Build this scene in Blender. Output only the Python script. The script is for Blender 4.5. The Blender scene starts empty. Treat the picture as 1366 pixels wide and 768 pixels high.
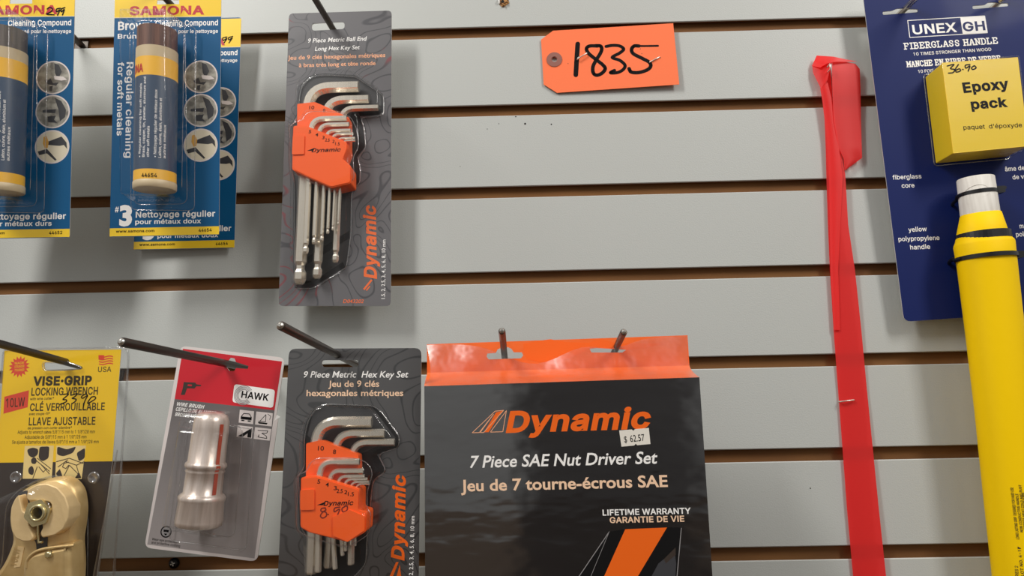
import bpy, math
import numpy as np
from mathutils import Matrix, Vector
from mathutils.geometry import tessellate_polygon

scene = bpy.context.scene
col = scene.collection
MM = 0.001
CAMZ = 1400.0                       # camera height above the shop floor, mm
FPX = 950.0                         # focal length for a 1366 px wide frame
D = 598.7                           # camera distance from the wall face, mm
R_ = math.radians

# ------------------------------------------------------------------ camera
def cam_axes(p, y, r):
    f = np.array([math.sin(y) * math.cos(p), math.cos(y) * math.cos(p), math.sin(p)])
    rt = np.array([math.cos(y), -math.sin(y), 0.0])
    up = np.cross(rt, f)
    return math.cos(r) * rt + math.sin(r) * up, -math.sin(r) * rt + math.cos(r) * up, f
RT, UP, FW = cam_axes(R_(10.161), R_(-0.761), R_(-1.143))
CPOS = np.array([0.0, -D, CAMZ])
cam = bpy.data.cameras.new('camera')
cam.sensor_width = 36.0
cam.lens = 36.0 * FPX / 1366.0
cam.clip_start = 0.01
cam_o = bpy.data.objects.new('camera', cam)
col.objects.link(cam_o)
cam_o.matrix_world = Matrix(((RT[0], UP[0], -FW[0], CPOS[0] * MM), (RT[1], UP[1], -FW[1], CPOS[1] * MM),
                             (RT[2], UP[2], -FW[2], CPOS[2] * MM), (0, 0, 0, 1)))
scene.camera = cam_o

# ------------------------------------------------------------------ light
world = bpy.data.worlds.new('world')
scene.world = world
world.use_nodes = True
wn = world.node_tree.nodes
wl = world.node_tree.links
bg = wn['Background']
tc = wn.new('ShaderNodeTexCoord')
sp = wn.new('ShaderNodeSeparateXYZ')
rp = wn.new('ShaderNodeValToRGB')
mr = wn.new('ShaderNodeMapRange')
wl.new(tc.outputs['Generated'], sp.inputs[0])
mr.inputs['From Min'].default_value = -1
wl.new(sp.outputs['Z'], mr.inputs['Value'])
wl.new(mr.outputs[0], rp.inputs[0])
# a shop aisle: brown floor and shelving low down, pale wall and white ceiling above
e = rp.color_ramp.elements
e[0].position = 0.0; e[0].color = (0.20, 0.155, 0.12, 1)
e[1].position = 1.0; e[1].color = (0.80, 0.80, 0.79, 1)
e.new(0.405).color = (0.17, 0.115, 0.075, 1)
e.new(0.42).color = (0.42, 0.415, 0.40, 1)
e.new(0.60).color = (0.60, 0.60, 0.59, 1)
# dark band added for the unseen person at the camera, shaping the film reflections
rx = wn.new('ShaderNodeValToRGB')
mx_ = wn.new('ShaderNodeMapRange'); mx_.inputs['From Min'].default_value = -1
wl.new(sp.outputs['X'], mx_.inputs['Value']); wl.new(mx_.outputs[0], rx.inputs[0])
q_ = rx.color_ramp.elements
q_[0].position = 0.415; q_[0].color = (1, 1, 1, 1)
q_[1].position = 0.56; q_[1].color = (0.8, 0.8, 0.8, 1)
q_.new(0.435).color = (0.13, 0.12, 0.12, 1)
q_.new(0.535).color = (0.16, 0.15, 0.15, 1)
mlt = wn.new('ShaderNodeMix'); mlt.data_type = 'RGBA'; mlt.blend_type = 'MULTIPLY'; mlt.inputs['Factor'].default_value = 1
wl.new(rp.outputs[0], mlt.inputs['A']); wl.new(rx.outputs[0], mlt.inputs['B'])
wl.new(mlt.outputs['Result'], bg.inputs['Color'])
bg.inputs['Strength'].default_value = 0.76

def area(name, loc, target, sx, sy, power, colr):
    l = bpy.data.lights.new(name, 'AREA')
    l.shape = 'RECTANGLE'; l.size = sx; l.size_y = sy; l.energy = power; l.color = colr
    o = bpy.data.objects.new(name, l)
    col.objects.link(o)
    o.location = [c * MM for c in loc]
    o.rotation_euler = (Vector(target) - Vector(loc)).to_track_quat('-Z', 'Y').to_euler()
area('ceiling_tube_left', (-800, -780, CAMZ + 1150), (-150, 0, CAMZ + 100), 0.18, 0.55, 13.0, (1.0, 0.98, 0.945))
area('ceiling_tube_right', (1050, -950, CAMZ + 1150), (200, 0, CAMZ + 100), 0.25, 0.7, 13.0, (1.0, 0.97, 0.925))

vs = scene.view_settings
vs.view_transform = 'Standard'; vs.look = 'None'; vs.gamma = 1.0; vs.use_curve_mapping = False
vs.exposure = 0.17
scene.cycles.transparent_max_bounces = 24
scene.cycles.max_bounces = 10

# ------------------------------------------------------------------ helpers: materials
def lin(c):
    return tuple(((v / 255) / 12.92 if v / 255 <= 0.04045 else (((v / 255) + 0.055) / 1.055) ** 2.4) for v in c) + (1,)

def mat(name, rgb, rough=0.5, metal=0.0, coat=0.0, spec=0.5, bump=None, coat_rough=0.08, vary=None):
    m = bpy.data.materials.new(name)
    m.use_nodes = True
    n, l = m.node_tree.nodes, m.node_tree.links
    b = n['Principled BSDF']
    b.inputs['Base Color'].default_value = lin(rgb)
    b.inputs['Roughness'].default_value = rough
    b.inputs['Metallic'].default_value = metal
    b.inputs['Specular IOR Level'].default_value = spec
    b.inputs['Coat Weight'].default_value = coat
    b.inputs['Coat Roughness'].default_value = coat_rough
    t = n.new('ShaderNodeTexCoord')
    if bump:                                   # (scale, strength, distance, stretch)
        mp = n.new('ShaderNodeMapping')
        mp.inputs['Scale'].default_value = bump[3] if len(bump) > 3 else (1, 1, 1)
        nz = n.new('ShaderNodeTexNoise')
        nz.inputs['Scale'].default_value = bump[0]
        nz.inputs['Detail'].default_value = 3
        bp = n.new('ShaderNodeBump')
        bp.inputs['Strength'].default_value = bump[1]
        bp.inputs['Distance'].default_value = bump[2]
        l.new(t.outputs['Object'], mp.inputs[0]); l.new(mp.outputs[0], nz.inputs['Vector'])
        l.new(nz.outputs['Fac'], bp.inputs['Height'])
        l.new(bp.outputs[0], b.inputs['Normal'])
        l.new(bp.outputs[0], b.inputs['Coat Normal'])
    if vary:                                   # (scale, other colour, stretch, lo, hi)
        mp = n.new('ShaderNodeMapping')
        mp.inputs['Scale'].default_value = vary[2]
        nz = n.new('ShaderNodeTexNoise')
        nz.inputs['Scale'].default_value = vary[0]
        nz.inputs['Detail'].default_value = 4
        rr = n.new('ShaderNodeValToRGB')
        rr.color_ramp.elements[0].color = lin(rgb); rr.color_ramp.elements[0].position = vary[3]
        rr.color_ramp.elements[1].color = lin(vary[1]); rr.color_ramp.elements[1].position = vary[4]
        l.new(t.outputs['Object'], mp.inputs[0]); l.new(mp.outputs[0], nz.inputs['Vector'])
        l.new(nz.outputs['Fac'], rr.inputs[0]); l.new(rr.outputs[0], b.inputs['Base Color'])
    return m

def plastic(name, tint=(1, 1, 1), base=0.022, edge=0.42, rough=0.07, bump=None):
    m = bpy.data.materials.new(name)
    m.use_nodes = True
    n, l = m.node_tree.nodes, m.node_tree.links
    n.remove(n['Principled BSDF'])
    tr = n.new('ShaderNodeBsdfTransparent'); tr.inputs[0].default_value = tint + (1,)
    gl = n.new('ShaderNodeBsdfGlossy'); gl.inputs['Roughness'].default_value = rough
    lw = n.new('ShaderNodeLayerWeight'); lw.inputs['Blend'].default_value = 0.5
    pw = n.new('ShaderNodeMath'); pw.operation = 'POWER'; pw.inputs[1].default_value = 3.0
    ma = n.new('ShaderNodeMath'); ma.operation = 'MULTIPLY_ADD'; ma.inputs[1].default_value = edge; ma.inputs[2].default_value = base
    mx = n.new('ShaderNodeMixShader')
    l.new(lw.outputs['Facing'], pw.inputs[0]); l.new(pw.outputs[0], ma.inputs[0])
    l.new(ma.outputs[0], mx.inputs[0]); l.new(tr.outputs[0], mx.inputs[1]); l.new(gl.outputs[0], mx.inputs[2])
    l.new(mx.outputs[0], n['Material Output'].inputs[0])
    t = n.new('ShaderNodeTexCoord'); nz = n.new('ShaderNodeTexNoise'); bp = n.new('ShaderNodeBump')
    sc, st, ds = bump or (90, 0.18, 0.0015)
    nz.inputs['Scale'].default_value = sc; bp.inputs['Strength'].default_value = st; bp.inputs['Distance'].default_value = ds
    l.new(t.outputs['Object'], nz.inputs['Vector']); l.new(nz.outputs['Fac'], bp.inputs['Height'])
    l.new(bp.outputs[0], gl.inputs['Normal'])
    return m

def contour_mat(name, base, line, line2, film=0.25):
    """printed topographic contour lines on a grey card"""
    m = mat(name, base, 0.38, coat=film, coat_rough=0.12)
    n, l = m.node_tree.nodes, m.node_tree.links
    b = n['Principled BSDF']
    if film > .5: b.inputs['Coat IOR'].default_value = 1.75
    t = n.new('ShaderNodeTexCoord')
    nz = n.new('ShaderNodeTexNoise'); nz.inputs['Scale'].default_value = 17; nz.inputs['Detail'].default_value = 1.2
    nz.inputs['Distortion'].default_value = 0.9
    m1 = n.new('ShaderNodeMath'); m1.operation = 'MULTIPLY'; m1.inputs[1].default_value = 15
    m2 = n.new('ShaderNodeMath'); m2.operation = 'FRACT'
    rr = n.new('ShaderNodeValToRGB')
    ee = rr.color_ramp.elements
    ee[0].position = 0.0; ee[0].color = (0, 0, 0, 1); ee[1].position = 1.0; ee[1].color = (0, 0, 0, 1)
    for p_, v_ in ((0.38, 0), (0.45, 1), (0.53, 1), (0.60, 0)):
        ee.new(p_).color = (v_, v_, v_, 1)
    nz2 = n.new('ShaderNodeTexNoise'); nz2.inputs['Scale'].default_value = 14
    rr2 = n.new('ShaderNodeValToRGB')
    rr2.color_ramp.elements[0].position = 0.58; rr2.color_ramp.elements[0].color = lin(line)
    rr2.color_ramp.elements[1].position = 0.60; rr2.color_ramp.elements[1].color = lin(line2)
    mx = n.new('ShaderNodeMix'); mx.data_type = 'RGBA'
    l.new(t.outputs['Object'], nz.inputs['Vector']); l.new(t.outputs['Object'], nz2.inputs['Vector'])
    l.new(nz.outputs['Fac'], m1.inputs[0]); l.new(m1.outputs[0], m2.inputs[0]); l.new(m2.outputs[0], rr.inputs[0])
    l.new(nz2.outputs['Fac'], rr2.inputs[0])
    l.new(rr.outputs[0], mx.inputs['Factor'])
    mx.inputs['A'].default_value = lin(base)
    l.new(rr2.outputs[0], mx.inputs['B'])
    l.new(mx.outputs['Result'], b.inputs['Base Color'])
    return m

M = {}
M['laminate'] = mat('grey_laminate', (187, 189, 185), 0.42, bump=(900, 0.22, 0.0006), spec=0.35)
M['mdf'] = mat('brown_fibreboard', (134, 90, 46), 0.85, vary=(60, (112, 72, 36), (0.2, 1, 1), 0.35, 0.7))
M['hole'] = mat('dark_hole', (22, 18, 15), 0.9)
M['chip'] = mat('torn_fibre', (190, 140, 85), 0.9, vary=(700, (90, 55, 25), (1, 1, 1), 0.4, 0.6))
M['steel_dark'] = mat('dark_steel_rod', (84, 78, 73), 0.38, 0.85, bump=(300, 0.2, 0.0005))
M['steel'] = mat('bright_steel', (205, 200, 192), 0.25, 0.95)
M['key'] = mat('brushed_key_steel', (222, 213, 198), 0.27, 0.82, bump=(500, 0.12, 0.0004, (1, 1, 0.1)))
M['screw'] = mat('black_screw', (30, 28, 28), 0.3, 0.6)
M['white'] = mat('white_print', (250, 247, 243), 0.5)
M['white_card'] = mat('white_card', (226, 216, 212), 0.5, coat=0.2)
M['ink'] = mat('black_ink', (12, 9, 10), 0.6, spec=0.15)
M['ink_red'] = mat('maroon_ink', (120, 28, 14), 0.5)
M['cardback'] = mat('raw_card_edge', (205, 200, 190), 0.7)
M['clear'] = plastic('clear_plastic')
M['clear_rim'] = plastic('clear_plastic_rim', (0.93, 0.93, 0.93), 0.22, 0.5, 0.12)
M['film'] = plastic('shrink_film', (0.98, 0.97, 0.96), 0.17, 0.5, 0.26, (60, 0.4, 0.003))
# cleaning compound packs
M['s_blue'] = mat('teal_blue_print', (4, 86, 134), 0.4, spec=0.3, coat=0.08)
M['s_yellow'] = mat('warm_yellow_print', (250, 208, 36), 0.38, coat=0.3)
M['s_red'] = mat('red_print', (196, 34, 48), 0.4)
M['tube_label'] = mat('slate_blue_label', (66, 82, 104), 0.42)
M['tube_band'] = mat('ochre_label_band', (248, 190, 64), 0.42)
M['tube_cream'] = mat('cream_tube_end', (206, 186, 150), 0.5)
M['cap_brown'] = mat('brown_compound', (118, 82, 68), 0.6, vary=(120, (84, 56, 48), (3, 1, 0.15), 0.4, 0.65))
M['cap_grey'] = mat('grey_compound', (112, 104, 98), 0.6, vary=(120, (84, 76, 72), (3, 1, 0.15), 0.4, 0.65))
M['pic_grey'] = mat('picture_grey', (176, 172, 160), 0.5, vary=(160, (120, 116, 108), (1, 1, 1), 0.4, 0.6))
M['pic_dark'] = mat('picture_dark', (58, 58, 62), 0.5)
M['pic_cream'] = mat('picture_cream', (225, 214, 188), 0.5)
M['pic_ochre'] = mat('picture_ochre', (214, 160, 70), 0.5)
# hex key packs
M['contour'] = contour_mat('grey_contour_print', (104, 102, 104), (76, 75, 78), (128, 72, 76))
M['contour_dark'] = contour_mat('dark_contour_print', (68, 66, 66), (34, 33, 34), (44, 40, 40), 1.0)
M['tray'] = mat('black_recess', (16, 15, 16), 0.45)  # flat black patches on the hex key cards
M['tray_grey'] = mat('charcoal_recess', (58, 57, 58), 0.5)  # flat charcoal patches under the blisters; also the plate between the wrench jaws
M['orange_holder'] = mat('orange_moulded_plastic', (250, 98, 34), 0.4, spec=0.4)
M['orange_print'] = mat('orange_print', (240, 112, 58), 0.45)
M['peach_print'] = mat('peach_print', (246, 176, 134), 0.45)
M['pale_peach'] = mat('pale_peach_print', (248, 208, 174), 0.45)
# wrench pack
M['v_yellow'] = mat('golden_yellow_print', (246, 200, 30), 0.42, coat=0.15)
M['v_black'] = mat('brown_black_print', (58, 48, 42), 0.42, coat=0.15)
M['v_ink'] = mat('dark_olive_ink', (58, 46, 18), 0.5)
M['v_red'] = mat('faded_red_print', (224, 74, 52), 0.45)
M['v_cream'] = mat('cream_picture', (240, 212, 140), 0.5)
M['brass'] = mat('gold_plated_steel', (222, 192, 136), 0.42, 0.55, bump=(240, 0.2, 0.0006), vary=(40, (198, 164, 106), (1, 1, 1), 0.4, 0.65))
M['jaw'] = mat('pale_gold_casting', (226, 196, 144), 0.55, 0.25, bump=(300, 0.25, 0.0006))
M['nut'] = mat('zinc_nut', (212, 198, 150), 0.25, 0.85)
# wire brush pack
M['h_red'] = mat('crimson_print', (206, 22, 40), 0.38, coat=0.3)
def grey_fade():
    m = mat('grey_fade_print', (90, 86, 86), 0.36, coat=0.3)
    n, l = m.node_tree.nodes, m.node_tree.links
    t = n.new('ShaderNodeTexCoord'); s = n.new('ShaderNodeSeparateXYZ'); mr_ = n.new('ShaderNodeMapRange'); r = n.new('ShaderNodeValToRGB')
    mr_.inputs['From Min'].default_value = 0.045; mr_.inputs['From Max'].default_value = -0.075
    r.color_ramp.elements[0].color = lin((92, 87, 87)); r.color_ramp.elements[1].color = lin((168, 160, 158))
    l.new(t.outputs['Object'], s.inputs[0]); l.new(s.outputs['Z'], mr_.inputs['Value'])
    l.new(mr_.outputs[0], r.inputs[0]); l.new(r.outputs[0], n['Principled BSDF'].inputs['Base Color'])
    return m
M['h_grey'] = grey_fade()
M['brush'] = mat('silver_wire_sleeve', (226, 212, 202), 0.36, 0.55, vary=(90, (176, 158, 144), (2, 2, 0.12), 0.35, 0.7), bump=(260, 0.35, 0.0008, (1, 1, 0.3)))
M['rust'] = mat('red_brown_stripe', (178, 70, 44), 0.5)  # red-brown strip laid along the brush
M['swirl'] = mat('grey_swirl', (150, 146, 146), 0.5)
# box
M['box_black'] = mat('black_box_print', (22, 20, 21), 0.4, coat=1.0, coat_rough=0.06, bump=(26, 0.3, 0.003, (0.5, 1, 1.2)))
M['box_black'].node_tree.nodes['Principled BSDF'].inputs['Coat IOR'].default_value = 2.3
M['box_orange'] = mat('orange_box_board', (250, 112, 40), 0.42, coat=0.3, coat_rough=0.15, bump=(40, 0.35, 0.004))
M['box_orange_bright'] = mat('bare_orange_board', (252, 104, 8), 0.6)
M['box_logo'] = mat('vivid_orange_print', (246, 104, 14), 0.42)
M['box_deep'] = mat('deep_black_print', (14, 14, 16), 0.3, coat=0.3)
M['sticker'] = mat('price_sticker_paper', (232, 226, 214), 0.6)
# handle pack
M['u_blue'] = mat('navy_blue_card', (16, 32, 92), 0.55, spec=0.18, coat=0.03)
M['e_yellow'] = mat('epoxy_box_yellow', (236, 200, 26), 0.34, coat=0.25, bump=(30, 0.15, 0.002))
M['poly_yellow'] = mat('yellow_polypropylene', (255, 210, 0), 0.55, spec=0.15, bump=(120, 0.1, 0.001))
M['core'] = mat('white_fibreglass', (226, 221, 212), 0.55, vary=(150, (206, 200, 190), (2, 2, 0.2), 0.4, 0.7))
M['tie'] = mat('black_nylon', (26, 25, 27), 0.3)
M['slot'] = mat('pale_slot_edge', (196, 194, 190), 0.35)
# tag and tape
M['tag'] = mat('orange_tag_board', (255, 122, 72), 0.75, bump=(500, 0.1, 0.0005))
M['eyelet'] = mat('brown_fibre_patch', (146, 94, 82), 0.7)
M['staple'] = mat('staple_wire', (226, 216, 206), 0.3, 0.7)
def tape_mat():
    m = mat('red_translucent_tape', (255, 54, 52), 0.45)
    n, l = m.node_tree.nodes, m.node_tree.links
    b = n['Principled BSDF']; out = n['Material Output']
    tl = n.new('ShaderNodeBsdfTranslucent'); tl.inputs[0].default_value = (1, 0.04, 0.04, 1)
    tp = n.new('ShaderNodeBsdfTransparent'); tp.inputs[0].default_value = (1, 0.12, 0.12, 1)
    a = n.new('ShaderNodeMixShader'); a.inputs[0].default_value = 0.35
    c = n.new('ShaderNodeMixShader'); c.inputs[0].default_value = 0.14
    l.new(b.outputs[0], a.inputs[1]); l.new(tl.outputs[0], a.inputs[2])
    l.new(a.outputs[0], c.inputs[1]); l.new(tp.outputs[0], c.inputs[2]); l.new(c.outputs[0], out.inputs[0])
    return m
M['tape'] = tape_mat()

# ------------------------------------------------------------------ helpers: geometry
def wall_pt(px, py, dep):
    """world point (mm) seen at a photo pixel, dep mm in front of the wall face"""
    d = FW + (px - 683) / FPX * RT - (py - 384) / FPX * UP
    t = (-dep - CPOS[1]) / d[1]
    return CPOS + d * t

class Frame:
    """a card's own upright plane: u right, v up, h out towards the aisle (mm)"""
    def __init__(s, x, dep, z, roll=0, tilt=0, yaw=0):
        a, b, c = R_(roll), R_(tilt), R_(yaw)
        Ra = np.array([[math.cos(a), 0, math.sin(a)], [0, 1, 0], [-math.sin(a), 0, math.cos(a)]])
        Rb = np.array([[1, 0, 0], [0, math.cos(b), -math.sin(b)], [0, math.sin(b), math.cos(b)]])
        Rc = np.array([[math.cos(c), -math.sin(c), 0], [math.sin(c), math.cos(c), 0], [0, 0, 1]])
        s.R = Rc @ Rb @ Ra
        s.o = np.array([x, -dep, z + CAMZ])
    def matrix(s):
        m = Matrix(s.R.tolist()).to_4x4()
        m.translation = Vector((s.o * MM).tolist())
        return m
    def px(s, x, y, h=0.0):
        d = FW + (x - 683) / FPX * RT - (y - 384) / FPX * UP
        dl, cl = s.R.T @ d, s.R.T @ (CPOS - s.o)
        t = (-h - cl[1]) / dl[1]
        p = cl + dl * t
        return (p[0], p[2])
    def pxs(s, pts, h=0.0):
        return [s.px(a, b, h) for a, b in pts]
    def local(s, p):
        q = s.R.T @ (np.array(p) - s.o)
        return (q[0], q[2], -q[1])

def thing(name, label, cat, fr, group=None):
    o = bpy.data.objects.new(name, None)
    o.empty_display_size = 0.02
    col.objects.link(o)
    o.matrix_world = fr.matrix()
    o['label'] = label; o['category'] = cat
    if group: o['group'] = group
    return o

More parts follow.
